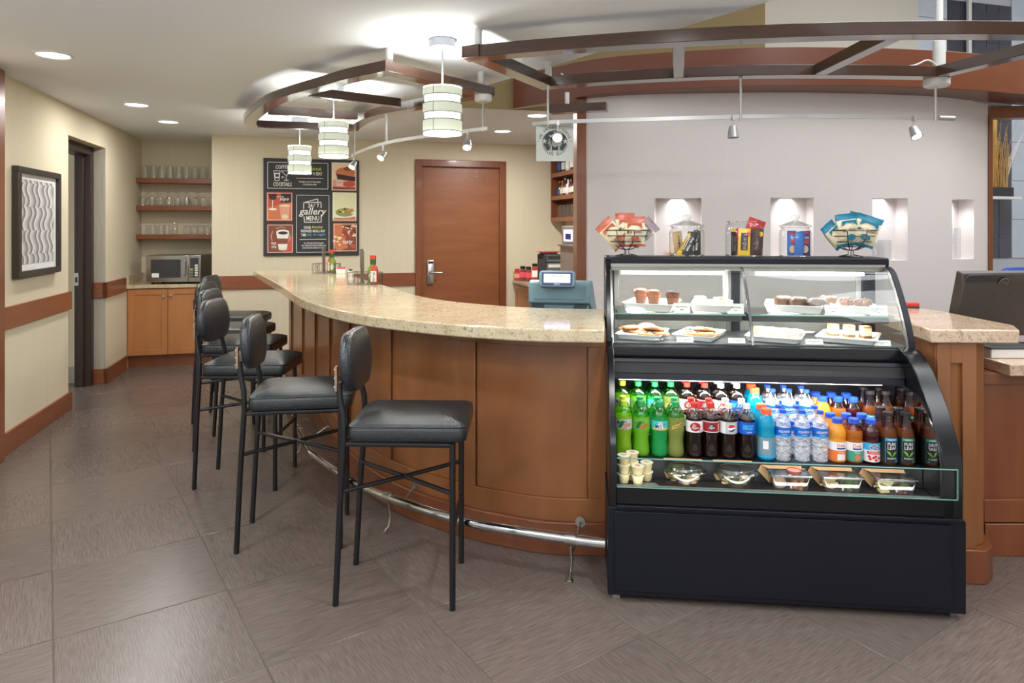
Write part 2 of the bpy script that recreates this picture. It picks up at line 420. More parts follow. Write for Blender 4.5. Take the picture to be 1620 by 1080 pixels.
# ================================================================== THE SETTING
# floor of square tiles, grain turned on every other tile
TILE = .6096; TA = radians(34.3); T0 = (-1.196, 2.873)
fl = MB(); fl.prism([(-5.2, .3), (5.6, .3), (8.5, 4), (8.5, 11), (-5.2, 11)], -.06, -.003)
floor = fl.build('floor', 'grout'); struct(floor)
tm = MB(); g = .0022; h = TILE/2-g
tm.rloft([(-.012, 0), (-.0012, 0), (0, .0012)], h, h, .002, n=1)
tile0 = None; tile_n = 0
for i in range(-14, 16):
    for j in range(-12, 20):
        cx = T0[0]+TILE*((i+.5)*cos(TA)-(j+.5)*sin(TA)); cy = T0[1]+TILE*((i+.5)*sin(TA)+(j+.5)*cos(TA))
        a_, b_ = CA*cx+SA*cy, -SA*cx+CA*cy
        if cy < 1.0 or abs(cx) > cy*.80+.6 or a_ < -2.5 or b_ > 8.7: continue
        if cx > -.1 and cy > 3.9 and cx < 2.1: continue
        if cx > 0.6 and cy > 3.5 and cx < 1.9: continue
        if cx > -1.0 and cy > 4.7 and cx < 2.4: continue
        if cx > 2.1 and cy > 4.2: continue
        if tile0 is None: o = tile0 = tm.build('tile', 'floor_tile', floor)
        else: o = tile0.copy(); COL.objects.link(o); o.parent = floor
        o.location = (cx, cy, random.uniform(-.0004, 0)); o.rotation_euler = (0, 0, TA+((i+j) % 2 == 0)*pi/2+pi*random.randint(0, 1)); tile_n += 1

# ceilings: a low one, cut away on the right where the tall lobby begins
def L1(t): return (-.149+1.299*t, 4.88-1.76*t)
K = L1(-.507); OL = (2.41, 6.507)
mb = MB(); low = [(-7, -2.6), L1(4.2), K, OL, (2.41, 11), (-7, 11)]
mb.prism(low, H, H+.1); ceil = mb.build('ceiling', 'ceiling_white'); struct(ceil)
mb = MB(); mb.prism([(-3, -2.6), (9, -2.6), (9, 10), (-3, 10)], 4.4, 4.5); o = mb.build('ceiling_upper', 'ceiling_white'); struct(o)
# olive drop wall above the low ceiling, and the pale wall beyond its corner
d = ((OL[0]-K[0]), (OL[1]-K[1])); l = hypot(*d); nrm = (-d[1]/l, d[0]/l)
K_, OL_ = K, OL; K = (K[0]-nrm[0]*.004, K[1]-nrm[1]*.004); OL = (OL[0]-nrm[0]*.004, OL[1]-nrm[1]*.004)
mb = MB(); mb.prism([K, OL, (OL[0]+nrm[0]*.1, OL[1]+nrm[1]*.1), (K[0]+nrm[0]*.1, K[1]+nrm[1]*.1)], H+.0015, 4.4)
o = mb.build('wall_drop', 'olive_paint'); struct(o)
mb = MB(); mb.prism([(2.41, 6.51), (4.36, 7.33), (4.33, 7.45), (2.38, 6.63)], 0, 4.4)
o = mb.build('wall_lobby', 'lobby_paint'); struct(o)

# left wall with its deep doorway
LW = -2.086
mb = MB()
abbox(mb, LW-.12, LW, 3.2, 6.487, 0, H); abbox(mb, LW-.12, LW, 7.487, 8.95, 0, H); abbox(mb, LW-.12, LW, 6.487, 7.487, 2.30, H)
o = mb.build('wall_left', 'wallpaper'); struct(o)
mb = MB(); abbox(mb, LW-.1, LW-.001, 7.480, 7.488, 0, 2.30); o2 = mb.build('lining', 'wallpaper_grey', o)
mb = MB(); abbox(mb, LW-.12, LW+.055, 4.85, 5.185, 0, H); o = mb.build('trim_1', 'cherry', bevel=.003); struct(o)
# chair rails and baseboards
def run(name, m, pieces):
    mb = MB()
    for p in pieces: abbox(mb, *p)
    o = mb.build(name, m, bevel=.002); struct(o); return o
run('trim_2', 'cherry_flat', [(LW-.02, LW+.02, 5.185, 6.515, .84, .99)])
run('trim_3', 'cherry_flat', [(LW-.10, LW+.02, 7.462, 7.48, .84, .99), (LW-.02, LW+.02, 7.462, 8.13, .84, .99)])
run('baseboard_left', 'cherry_flat', [(LW-.01, LW+.018, 5.185, 6.525, 0, .147)])
run('baseboard_left_2', 'cherry_flat', [(LW-.10, LW+.018, 7.462, 7.48, 0, .147), (LW-.01, LW+.018, 7.462, 8.17, 0, .147)])
# doorway frame and pocket door
mb = MB(); abbox(mb, LW-.243, LW-.10, 7.40, 7.487, 0, 2.30); abbox(mb, LW-.27, LW-.10, 6.487, 7.487, 2.22, 2.30); abbox(mb, LW-.27, LW-.12, 6.47, 6.50, 0, 2.30)
door2 = mb.build('door_2', 'dark_brown', bevel=.003); struct(door2)
mb = MB(); abbox(mb, LW-.20, LW-.16, 7.375, 7.41, 0, 2.22); mb.build('stop', 'dark_brown', door2, bevel=.003)
mb = MB(); abbox(mb, LW-.240, LW-.205, 7.391, 7.3999, .97, 1.09); sp_ = mb.build('strike_plate', 'steel', door2)
mb = MB(); abbox(mb, LW-.232, LW-.213, 7.389, 7.3911, 1.00, 1.05); mb.build('keeper', 'ink', sp_)
mb = MB(); abbox(mb, LW-.55, LW-.27, 7.6, 7.62, 0, 2.5); abbox(mb, LW-1.4, LW-.5, 6.0, 8.2, -.003, 0); o = mb.build('wall_hall', 'wallpaper'); struct(o)
run('baseboard_hall', 'wallpaper_grey', [(LW-.55, LW-.27, 7.585, 7.6, 0, .16)])

# back wall, alcove, right side wall
MW = 8.124
DA0, DA1, DZ = 1.017, 2.127, 2.335
mb = MB(); abbox(mb, -1.219, DA0+.01, MW, MW+.15, 0, H); abbox(mb, DA1-.01, 3.1, MW, MW+.15, 0, H); abbox(mb, DA0+.01, DA1-.01, MW, MW+.15, DZ-.01, H)
abbox(mb, -1.219, -1.10, MW+.15, 8.9, 0, H)
o = mb.build('wall_back', 'wallpaper'); struct(o)
mb = MB(); abbox(mb, LW-.1, -1.1, 8.83, 8.95, 0, H); o = mb.build('wall_alcove', 'wallpaper'); struct(o)
mb = MB(); abbox(mb, 2.9, 3.0, 5.9, MW+.1, 0, H); o = mb.build('wall_right', 'wallpaper'); struct(o)
run('trim_4', 'cherry_flat', [(-1.235, DA0, MW-.02, MW, .84, .99), (-1.235, -1.219, MW-.02, 8.1+.02, .84, .99)])
run('baseboard_back', 'cherry_flat', [(-1.235, DA0, MW-.018, MW, 0, .147)])
# wooden door behind the bar
mb = MB(); abbox(mb, DA0, DA0+.08, MW-.03, MW+.12, 0, DZ); abbox(mb, DA1-.08, DA1, MW-.03, MW+.12, 0, DZ); abbox(mb, DA0+.08, DA1-.08, MW-.03, MW+.12, DZ-.08, DZ)
door = mb.build('door_1', 'cherry', bevel=.004); struct(door)
mb = MB(); abbox(mb, DA0+.078, DA1-.078, MW+.03, MW+.075, .01, DZ-.078); mb.build('leaf', 'door_wood', door)
hx = ab(DA0+.185, MW+.027)
mb = MB(); T = Matrix.Translation((*hx, .99)) @ Matrix.Rotation(TH, 4, 'Z') @ Matrix.Rotation(pi/2, 4, 'X')
mb.rloft([(0, 0), (.018, .002), (.024, .010)], .042, .145, .012, T=T)
lk = mb.build('lock_plate', 'nickel', door)
mb = MB(); mb.rloft([(.0241, 0), (.026, .001)], .030, .016, .004, T=T @ Matrix.Translation((0, .118, 0))); mb.build('card_slot', 'ink', lk)
mb = MB(); mb.lathe([(.02, .024), (.02, .05), (.014, .06)], 14, T=T); mb.tube([(0, 0, .05), (.03, -.002, .062), (.13, -.004, .062)], [.012, .011, .008], 8, T=T); mb.build('handle', 'nickel', lk)
for k in range(4):
    p = ab(DA0+.61+.14*(k % 2), MW+.028); mb = MB(); mb.sphere((*p, DZ-.13-.055*(k//2)), .006); mb.build('screw', 'white_plastic', door)

# curved white wall with four niches
CW = spline([(.589, 5.432), (.928, 5.277), (1.749, 5.19), (2.456, 5.20), (3.336, 5.353), (3.945, 5.66)], 16)
CW = resample(CW, .04); CL = lens(CW); CB = offset(CW, .30)
def s_at_u(u):
    k = (u-810)/1080
    for i in range(len(CW)-1):
        f0 = CW[i][0]-k*CW[i][1]; f1 = CW[i+1][0]-k*CW[i+1][1]
        if f0 <= 0 <= f1: return CL[i]+(CL[i+1]-CL[i])*(-f0)/(f1-f0)
    return CL[-1]
NZ0, NZ1, ND = 1.272, 1.752, .13
NI = [(s_at_u(a), s_at_u(b)) for a, b in ((1035, 1110), (1219, 1287), (1380, 1436), (1506, 1541))]
mb = MB()
def seg(s0, s1, z0, z1, dp=.30):
    n = max(1, int((s1-s0)/.05)); A = cut(CW, s0, s1, n); B = offset(CW, dp); B = [at_len(B, lens(B), s/CL[-1]*lens(B)[-1]) for s in [s0+(s1-s0)*i/n for i in range(n+1)]]
    mb.strip(A, B, z0, z1)
def seg2(s0, s1, z0, z1, d0, d1):
    n = max(1, int((s1-s0)/.05)); o0 = offset(CW, d0); o1 = offset(CW, d1); l0, l1 = lens(o0), lens(o1)
    ss = [(s0+(s1-s0)*i/n)/CL[-1] for i in range(n+1)]
    mb.strip([at_len(o0, l0, s*l0[-1]) for s in ss], [at_len(o1, l1, s*l1[-1]) for s in ss], z0, z1)
edges = [0]+[e for n_ in NI for e in n_]+[CL[-1]]
for k in range(0, len(edges), 2): seg(edges[k], edges[k+1], 0, H)
for s0, s1 in NI: seg(s0, s1, 0, NZ0); seg(s0, s1, NZ1, H); seg2(s0, s1, NZ0, NZ1, ND, .30)
wc = mb.build('wall_curved', 'curved_paint'); struct(wc)
def niche_pt(i, t, dp):
    o = offset(CW, dp); l_ = lens(o); s0, s1 = NI[i]; return at_len(o, l_, (s0+(s1-s0)*t)/CL[-1]*l_[-1])
for i in range(4):                                        # a small puck light in the head of each niche
    x, y = niche_pt(i, .5, .065); area_light('niche_lamp', (x, y, NZ1-.006), .16, .55, (.98, .99, 1), spread=radians(120))
mb = MB(); mb.bb(.515, .589, 5.42, 5.74, 0, H); o = mb.build('trim_5', 'cherry', bevel=.003); struct(o)
mb = MB(); mb.bb(3.945, 3.975, 5.64, 6.02, 0, 2.45); mb.bb(3.975, 5.4, 5.66, 5.78, 2.437, 2.535); o = mb.build('trim_6', 'cherry', bevel=.003); struct(o)

mb = MB(); mb.bb(5.7, 5.8, -2.6, 5.2, 0, 4.4); o = mb.build('light_blocker_right', 'blocker_tan'); struct(o)  # unseen wall added to block ambient light from the right
# tiled lobby wall far right
TW0 = Vector((4.35, 7.33)); td = Vector((CA, SA)); tn = Vector((-SA, CA))
mb = MB(); p = [TW0-tn*-.02, TW0+td*2.6+tn*.02, TW0+td*2.6+tn*.12, TW0+tn*.12]
mb.prism([tuple(q) for q in p], 0, 4.4); tw = mb.build('wall_tiled', 'grout_pale'); struct(tw)
c_ = TW0+td*.672-tn*.03; mb = MB(); mb.box((c_.x, c_.y, 3.4), (.04, .03, 2.0), TH); o = mb.build('trim_7', 'white_metal'); struct(o)
M('tile_dark', (66, 66, 78), .3, c2=(54, 54, 66), scale=6, rand=.12)
M('tile_pale', (196, 204, 214), .3, c2=(184, 194, 206), scale=6, rand=.04)
def wtile(w_, h_, m):
    b = MB(); b.rloft([(0, 0), (.012, 0), (.014, .002)], w_/2-.003, h_/2-.003, .002, n=1); return b, m
protos = {}
def put_tile(t0, w_, z0, h_, m):
    key = (round(w_, 3), round(h_, 3), m); c = TW0+td*(t0+w_/2)+tn*.02
    if key not in protos: o = wtile(w_, h_, m)[0].build('tile', m, tw); protos[key] = o
    else: o = protos[key].copy(); COL.objects.link(o)
    o.parent = tw; o.location = (c.x, c.y, z0+h_/2); o.rotation_euler = (pi/2, 0, TH)
for k in range(5):
    for r in range(13): put_tile(.418+.18*k, .18, 1.18+.218*r, .218, 'tile_dark')
for r in range(7):
    put_tile(.01, .404, 1.18+.436*r, .436, 'tile_pale'); put_tile(1.322, .6, 1.18+.436*r, .436, 'tile_pale')

# curved wooden fascia over the white wall
FS = spline([(.012, 5.885), (.28, 5.62), (.565, 5.353), (.909, 5.166), (1.675, 4.969), (2.336, 4.945), (3.094, 5.02), (3.958, 5.277), (5.0, 5.75)], 10)
FB = [(x+.02*min(1, x), y+min(.34, .04+.4*x)) for x, y in FS]
mb = MB(); mb.strip(FS, FB, H+.001, 2.83); o = mb.build('fascia_board', 'fascia_wood', bevel=.003)
tag(o, 'long curved cherry fascia above the white wall with niches', 'fascia')

# recessed lights
def mk_down():
    t = thing('ceiling_downlight', None, 'ceiling light')
    b = MB(); b.lathe([(.105, 0), (.105, -.006), (.094, -.010), (.085, -.006), (.082, .0)], 24, caps=False); b.build('trim_ring', 'white_metal', t)
    b = MB(); b.lathe([(.084, -.002), (.084, -.0025)], 24); b.build('lens', 'lamp_white', t)
    return t
down = Stock(mk_down)
DL = ['round recessed ceiling light nearest the top left corner', 'round recessed ceiling light above the brown doorway', 'small round recessed light before the glass shelves alcove',
      'round recessed light in front of the bottle shelves', 'round recessed light near the wooden door behind the bar']
for (x, y), lb in zip(DOWN, DL): down((x, y, H-.0005), 0, lb, 'recessed ceiling lights')
# ================================================================== THE BAR
FR = spline([(-2.63, 6.94), (-2.041, 5.756), (-1.717, 5.086), (-1.39, 4.387), (-1.244, 4.104), (-1.053, 3.797), (-.903, 3.60), (-.744, 3.425), (-.542, 3.262), (-.347, 3.135), (-.2006, 3.058), (.049, 2.958), (.235, 2.925), (.395, 2.918)], 8)
FR = resample(FR, .05)
BK = spline([(.50, 3.648), (.097, 3.734), (-.184, 3.90), (-.421, 4.119), (-.628, 4.432), (-.905, 5.037), (-1.257, 5.777), (-1.47, 6.277), (-1.76, 6.96)], 8)
mb = MB(); mb.prism(FR+BK, 1.03, 1.088)
bar_top = mb.build('bar_worktop', 'granite', bevel=.007); tag(bar_top, 'long curved beige granite bar worktop with speckled edge', 'worktop')
FRr = list(reversed(FR))                                 # from the right end
def inner(d): return offset(FRr, -d)
def sweep(d0, d1, s0, s1, z0, z1, name, m, par, bev=.002):
    A, B = offset(DIE, -d0), offset(DIE, -d1); LA, LB = lens(A), lens(B); Lt = lens(DIE)[-1]
    n = max(1, int((s1-s0)/.06)); ss = [(s0+(s1-s0)*i/n)/Lt for i in range(n+1)]
    b = MB(); b.strip([at_len(A, LA, s*LA[-1]) for s in ss], [at_len(B, LB, s*LB[-1]) for s in ss], z0, z1)
    return b.build(name, m, par, bevel=bev)
DIE = inner(.268); DIE = DIE[:-8]
DIE[0] = (.44, DIE[0][1]); DL_ = lens(DIE)[-1]
bar = thing('bar_counter', 'curved cherry wood bar base with recessed panels', 'bar counter')
sweep(.02, .30, 0, DL_, .15, 1.029, 'body', 'bar_wood', bar)
sweep(-.018, .30, 0, DL_, 0, .15, 'base', 'cherry', bar, .004)
s = .085; sts = [(0, .085)]; pw = .565
sweep(0, .02, 0, DL_, .15, .255, 'bottom_rail', 'bar_wood', bar); sweep(0, .02, 0, DL_, .965, 1.029, 'top_rail', 'bar_wood', bar)
while s < DL_-.25:
    e = min(s+pw, DL_-.10); sweep(.0135, .02, s+.004, e-.004, .256, .964, 'panel', 'bar_wood', bar, .001)
    e2 = min(e+.085, DL_); sts.append((e, e2)); s = e2; pw = .535
for a_, b_ in sts: sweep(0, .02, a_, b_, .255, .965, 'stile', 'bar_wood', bar)
# bartender's shelf behind the bar (carries the till)
mb = MB(); mb.prism([(-.30, 4.04), (.52, 3.72), (1.0, 3.72), (1.0, 4.35), (-.05, 4.45)], .84, .88); wk = mb.build('work_counter', 'steel'); tag(wk, 'steel work counter behind the granite bar under the till', 'counter')
for x, y in ((-.2, 4.1), (.9, 3.8), (.9, 4.25), (0, 4.35)):
    b = MB(); b.bb(x-.02, x+.02, y-.02, y+.02, 0, .84); b.build('leg', 'steel', wk)
# chrome foot rail
RL = spline([(.401, 2.93), (.274, 2.965), (-.195, 3.140), (-.612, 3.425), (-.854, 3.656), (-1.149, 4.028), (-1.264, 4.226), (-1.603, 4.94), (-2.0, 5.75), (-2.26, 6.27)], 8)
RL = resample(RL, .05); RLl = lens(RL)
rail = thing('foot_rail', 'chrome foot rail curving along the bar base', 'foot rail')
mb = MB(); mb.tube([(x, y, .17) for x, y in RL], .0235, 14); mb.build('tube', 'chrome', rail)
def near_len(P, L, q): return min(range(len(P)), key=lambda i: hypot(P[i][0]-q[0], P[i][1]-q[1]))
for q in ((.277, 2.967), (-.60, 3.42), (-1.42, 4.56), (-2.02, 5.8)):
    i = near_len(RL, RLl, q); i = max(1, min(i, len(RL)-2)); c = Vector((*RL[i], .17)); t = Vector((RL[i+1][0]-RL[i-1][0], RL[i+1][1]-RL[i-1][1], 0)).normalized(); n_ = Vector((t.y, -t.x, 0))
    if n_.y < 0 and abs(n_.y) > .2: n_ = -n_
    if n_.x < 0 and abs(n_.y) < .2: n_ = -n_
    b = MB(); b.tube([c-t*.022, c+t*.022], .0285, 14); br = b.build('bracket', 'steel', rail)
    b = MB(); w_ = c+n_*.188+Vector((0, 0, .0)); b.tube([c-Vector((0, 0, .02)), c+n_*.03-Vector((0, 0, .065)), c+n_*.10-Vector((0, 0, .05)), w_+Vector((0, 0, .0))-n_*.01], .0055, 8)
    b.tube([c-Vector((0, 0, .025)), c-Vector((0, 0, .10))+n_*.012, c-Vector((0, 0, .145))-n_*.0, c-Vector((0, 0, .163))-n_*.03], .0055, 8); b.build('rod', 'steel', br)
    b = MB(); b.tube([w_-n_*.008, w_+n_*.006], .024, 14); b.build('wall_flange', 'steel', br)
    b = MB(); f_ = c-n_*.03; b.lathe([(.017, -.1695), (.017, -.163), (.010, -.158)], 12, (f_.x, f_.y, .17)); b.build('foot_plate', 'steel', br)

# ================================================================== STOOLS
def mk_stool():
    t = thing('bar_stool', None, 'stool')
    for s_ in (1, -1):
        b = MB(); b.tube([(-.250, .168*s_, 0), (-.230, .176*s_, .40), (-.212, .182*s_, .665), (-.214, .180*s_, .76), (-.232, .170*s_, .84), (-.236, .168*s_, .90)], .0125, 10); b.build('leg', 'black_metal', t)
        b = MB(); b.tube([(.226, .192*s_, 0), (.226, .190*s_, .662)], .0125, 10); b.build('leg', 'black_metal', t)
    b = MB(); z = .655
    b.tube([(-.212, .182, z), (.226, .190, z), (.226, -.190, z), (-.212, -.182, z)], .0105, 8, closed=True); b.build('seat_frame', 'black_metal', t)
    for s_ in (1, -1):
        b = MB(); zz = .46 if s_ == 1 else .462
        b.tube([(-.226, .177*s_, .462), (0, 0, .4615+.0), (.226, -.190*s_, .462)], .0095, 8); b.build('cross_brace', 'black_metal', t)
    b = MB(); b.tube([(.226, .191, .31), (.226, -.191, .31)], .0095, 8); b.build('foot_bar', 'black_metal', t)
    b = MB(); b.rloft([(.666, .012), (.672, .002), (.690, 0), (.716, 0), (.724, .003), (.7265, .000), (.730, .000), (.7325, .004), (.742, .025), (.752, .065), (.757, .11), (.758, .17)], .238, .205, .035, (.043, 0, 0), 6); b.build('seat', 'black_leather', t, sharp=60)
    T = Matrix.Translation((-.205, 0, .968)) @ Matrix.Rotation(radians(-5), 4, 'Y') @ Matrix.Rotation(pi/2, 4, 'Y')
    b = MB(); b.rloft([(-.026, .012), (-.022, .003), (-.010, 0), (.010, 0), (.014, .003), (.016, .000), (.019, .001), (.022, .008), (.030, .035), (.034, .08)], .122, .192, .112, (0, 0, 0), 8, T=T); b.build('backrest', 'black_leather', t, sharp=60)
    for s_ in (1, -1):
        b = MB(); b.box((-.2455, .168*s_, .915), (.010, .026, .10)); p_ = b.build('back_plate', 'tan_plate', t, bevel=.002)
        for zz in (.88, .915, .95):
            b = MB(); b.sphere((-.2525, .168*s_, zz), .005); b.build('screw', 'nickel', p_)
    return t
stool = Stock(mk_stool)
ST = [((-.46, 2.920), -1, 'black leather bar stool in front, nearest the drinks case'),
      ((-1.070, 3.402), 9, 'second black leather bar stool from the drinks case'),
      ((-1.605, 4.150), 1, 'third black bar stool from the drinks case, before the curve of the bar'),
      ((-1.924, 4.832), 2, 'fourth black bar stool from the drinks case'),
      ((-2.237, 5.483), 2, 'fifth black bar stool from the drinks case, second from the far end'),
      ((-2.53, 6.22), 2, 'last black bar stool at the far end of the bar')]
for (x, y), a_, lb in ST: stool((x, y, 0), radians(a_), lb, 'black bar stools along the bar')

# ================================================================== HANGING WOODEN FRAMES
def beam(par, pts, w_, z0=2.397, z1=2.459, side=1, name='beam', m='beam_wood'):
    b = MB(); P = pts; b.strip(P, offset(P, w_*side), z0, z1); return b.build(name, m, par, bevel=.003)
def posts(par, pts, r=.021, z1=H):
    for x, y in pts:
        b = MB(); b.lathe([(r, 2.455), (r, z1)], 14, (x, y, 0)); b.build('post', 'white_metal', par)
f1 = thing('ceiling_trellis', 'curved wooden ceiling frame hanging over the bar stools', 'ceiling frame')
A1 = resample(spline([(-.704, 3.80), (-.978, 4.012), (-1.157, 4.19), (-1.496, 4.526), (-1.784, 4.877), (-2.187, 5.572), (-2.318, 5.986), (-2.34, 6.04)], 6), .08)
beam(f1, A1, .10, side=-1)
C1 = resample(spline([(-.114, 4.546), (-.40, 4.80), (-.661, 5.05), (-1.066, 5.48), (-1.33, 6.0), (-1.385, 6.17)], 6), .08)
beam(f1, C1, .10, side=1)
beam(f1, [(-.704+.0, 3.80+.0), (-.114, 4.546)], .10, 2.3974, 2.4594, side=1)
beam(f1, [(-2.22, 5.93), (-1.43, 6.15)], .06, 2.3978, 2.4584); beam(f1, [(-1.33, 4.53), (-.80, 4.93)], .06, 2.3978, 2.4584); beam(f1, [(-1.87, 5.235), (-1.24, 5.49)], .06, 2.3978, 2.4584)
posts(f1, [(-.70, 3.90), (-.205, 4.50), (-2.26, 5.9), (-1.40, 6.03)])
f2 = thing('ceiling_trellis', 'long curved wooden ceiling frame hanging above the pastry case', 'ceiling frame')
A2 = resample(spline([(-.26, 3.514), (.15, 3.375), (.573, 3.258), (1.0, 3.17), (1.466, 3.104), (1.863, 3.081), (2.315, 3.087), (2.85, 3.14)], 6), .1)
beam(f2, A2, .10)
C2 = resample(spline([(.193, 4.34), (.728, 4.14), (1.354, 4.019), (1.893, 4.008), (2.55, 4.05)], 6), .1)
beam(f2, C2, .10, side=-1)
beam(f2, [(-.258, 3.516), (.19, 4.33)], .10, 2.3974, 2.4594, side=-1)
beam(f2, [(.775, 3.30), (.95, 4.02)], .06, 2.3978, 2.4584, side=-1); beam(f2, [(1.742, 3.18), (1.73, 3.92)], .07, 2.3978, 2.4584, side=-1); beam(f2, [(2.52, 4.0), (2.74, 3.2)], .08, 2.3978, 2.4584, side=-1)
posts(f2, [(-.175, 3.53), (.225, 4.23)])
b = MB(); b.lathe([(.021, 2.455), (.021, 4.4)], 14, (2.515, 4.02, 0)); b.lathe([(.034, 2.455), (.034, 2.62), (.021, 2.63)], 14, (2.515, 4.02, 0)); b.build('post', 'white_metal', f2)
f3 = thing('hanging_beam', 'short end of a wooden frame under the curved fascia', 'ceiling frame')
beam(f3, [(.28, 5.19), (.70, 5.07)], .10, side=1); posts(f3, [(.42, 5.20)], .018, H+.002)
def cord(pts, lb, r=.005):
    b = MB(); b.tube(spline(pts, 6), r, 6); o = b.build('power_cord', 'white_plastic'); tag(o, lb, 'cable')
cord([(.33, 4.55, H), (.35, 4.42, 2.50), (.42, 4.2, 2.464), (.7, 4.09, 2.464), (1.3, 3.97, 2.464), (1.9, 3.955, 2.464), (2.3, 3.98, 2.464), (2.42, 3.98, 2.50), (2.49, 4.0, 2.47)], 'white cord lying on the back of the frame over the pastry case')
cord([(-1.30, 6.35, H), (-1.33, 6.2, 2.47), (-1.22, 5.75, 2.464), (-.98, 5.46, 2.464), (-.9, 5.5, H)], 'white cord on the wooden frame over the bar stools')

# ================================================================== PENDANTS
def mk_pend():
    t = thing('pendant_light', None, 'pendant light')
    b = MB(); b.lathe([(.074, 0), (.074, -.045), (.066, -.055), (.02, -.058)], 24); b.build('canopy', 'grey_canopy', t)
    b = MB(); b.tube([(0, 0, -.05), (0, 0, -.30)], .0055, 8); b.build('rod', 'grey_canopy', t)
    sh = MB(); zt, zb, R = -.262, -.518, .107; hh = zt-zb
    for f0, f1_ in ((0, .19), (.355, .56), (.71, .95)): sh.lathe([(R, zt-hh*f0), (R, zt-hh*f1_)], 32, caps=False)
    shade = sh.build('lamp_shade', 'shade_fabric', t, normals=False)
    b = MB(); b.lathe([(R-.010, zt-.01), (R-.010, zb+.004)], 32, caps=False); b.build('diffuser', 'lamp_band', shade, normals=False)
    b = MB(); b.lathe([(R-.004, zb+.004), (R-.004, zb)], 32); b.build('bottom_lens', 'lamp_white', shade)
    b = MB()
    for f in (0, .19, .355, .56, .71, .95): b.tube([((R+.0005)*cos(2*pi*k/32), (R+.0005)*sin(2*pi*k/32), zt-hh*f) for k in range(32)], .0024, 5, closed=True)
    for k in range(3): b.tube([(R*cos(2.1*k-1.7), R*sin(2.1*k-1.7), zt), (R*cos(2.1*k-1.7), R*sin(2.1*k-1.7), zb)], .0014, 4)
    for k in range(3): b.tube([(R*cos(2.1*k), R*sin(2.1*k), zt), (0, 0, zt-.002)], .0025, 5)
    b.build('wire', 'shade_rim', shade)
    return t
pend = Stock(mk_pend)
for (x, y), lb in (((-.38, 3.73), 'nearest and largest looking banded drum pendant over the bar'), ((-1.285, 4.92), 'middle banded drum pendant over the bar'), ((-1.99, 6.40), 'farthest banded drum pendant, in front of the menu board')):
    pend((x, y, H), random.uniform(-.3, .3), lb, 'banded pendants over the bar')
    point_light('pendant_lamp', (x, y, H-.33), 18, (1, .975, .93), .055)
    area_light('pendant_lamp', (x, y, H-.530), .19, 5, (1, .965, .90))

# ================================================================== TRACK LIGHTS
def spot_head(par, p, aim, on=True, col=(1, .96, .9), power=14):
    p = Vector(p); d = (Vector(aim)-p).normalized()
    b = MB(); b.tube([p+Vector((0, 0, .012)), p+Vector((0, 0, -.055))], .006, 8); b.box((p.x, p.y, p.z), (.016, .03, .03)); st = b.build('spot_stem', 'silver_paint', par)
    q = p+Vector((0, 0, -.075)); R = d.to_track_quat('Z', 'Y').to_matrix().to_4x4(); T = Matrix.Translation(q) @ R
    b = MB(); b.lathe([(.012, -.03), (.020, -.028), (.026, -.005), (.031, .03), (.033, .042), (.027, .042), (.024, .03)], 16, T=T); hd = b.build('spot_head', 'silver_paint', st)
    b = MB(); b.lathe([(.0265, .034), (.0265, .040)], 16, T=T)
    ln = b.build('spot_lens', 'lamp_white' if on else 'grey_canopy', hd) if False else b.build('spot_lens', 'lamp_white' if on else 'grey_canopy', st)
    if on: spot_light('track_lamp', q+d*.05, q+d*2, power, col, 75, .7, .025)
t1 = thing('track_light', 'curved white track with three spotlights in front of the menu wall', 'track light')
K1 = spline([(-1.46, 6.2, 2.17), (-1.3, 5.83, 2.17), (-.995, 5.27, 2.17), (-.682, 4.913, 2.17), (-.326, 4.60, 2.17), (-.165, 4.47, 2.17)], 6)
b = MB(); b.strip([(x, y) for x, y, z in K1], offset([(x, y) for x, y, z in K1], .012), 2.162, 2.186); b.build('track', 'white_metal', t1)
for x, y in ((-1.40, 6.06), (-.965, 5.24), (-.19, 4.50)):
    b = MB(); b.tube([(x, y, 2.398), (x, y, 2.155)], .0075, 8); b.build('rod', 'silver_paint', t1)
b = MB(); b.lathe([(.058, 2.3965), (.058, 2.36), (.05, 2.352)], 20, (-.19, 4.50, 0)); b.build('feed_canopy', 'white_metal', t1)
spot_head(t1, (-1.41, 6.08, 2.165), (-1.9, 5.2, 1.0)); spot_head(t1, (-1.0, 5.29, 2.165), (-1.5, 4.5, 1.2)); spot_head(t1, (-.30, 4.58, 2.165), (-.35, 3.6, .9))
t2 = thing('track_light', 'straight grey track with three spotlights over the pastry case', 'track light')
K2 = spline([(.125, 4.26, 2.17), (.30, 4.17, 2.17), (.728, 4.09, 2.17), (1.354, 3.98, 2.17), (1.893, 3.97, 2.17), (2.565, 4.04, 2.17)], 6)
b = MB(); b.strip([(x, y) for x, y, z in K2], offset([(x, y) for x, y, z in K2], .012), 2.160, 2.183); b.build('track', 'silver_paint', t2)
for x, y in ((.222, 4.205), (1.335, 3.985), (2.50, 4.03)):
    b = MB(); b.lathe([(.011, 2.398), (.0075, 2.36), (.0075, 2.15)], 10, (x, y, 0)); b.build('rod', 'silver_paint', t2)
b = MB(); b.lathe([(.070, 2.3965), (.070, 2.362), (.06, 2.352)], 24, (2.50, 4.02, 0)); b.build('feed_canopy', 'white_metal', t2)
b = MB(); b.tube([(2.52, 4.032, 2.171), (2.62, 4.045, 2.171)], .014, 10); b.build('end_connector', 'silver_paint', t2)
spot_head(t2, (.282, 4.185, 2.165), (.05, 2.8, 1.35), power=12); spot_head(t2, (1.29, 3.985, 2.165), (1.28, 3.9, 1.2), on=False); spot_head(t2, (2.36, 4.005, 2.165), (2.5, 3.3, .9), power=14)
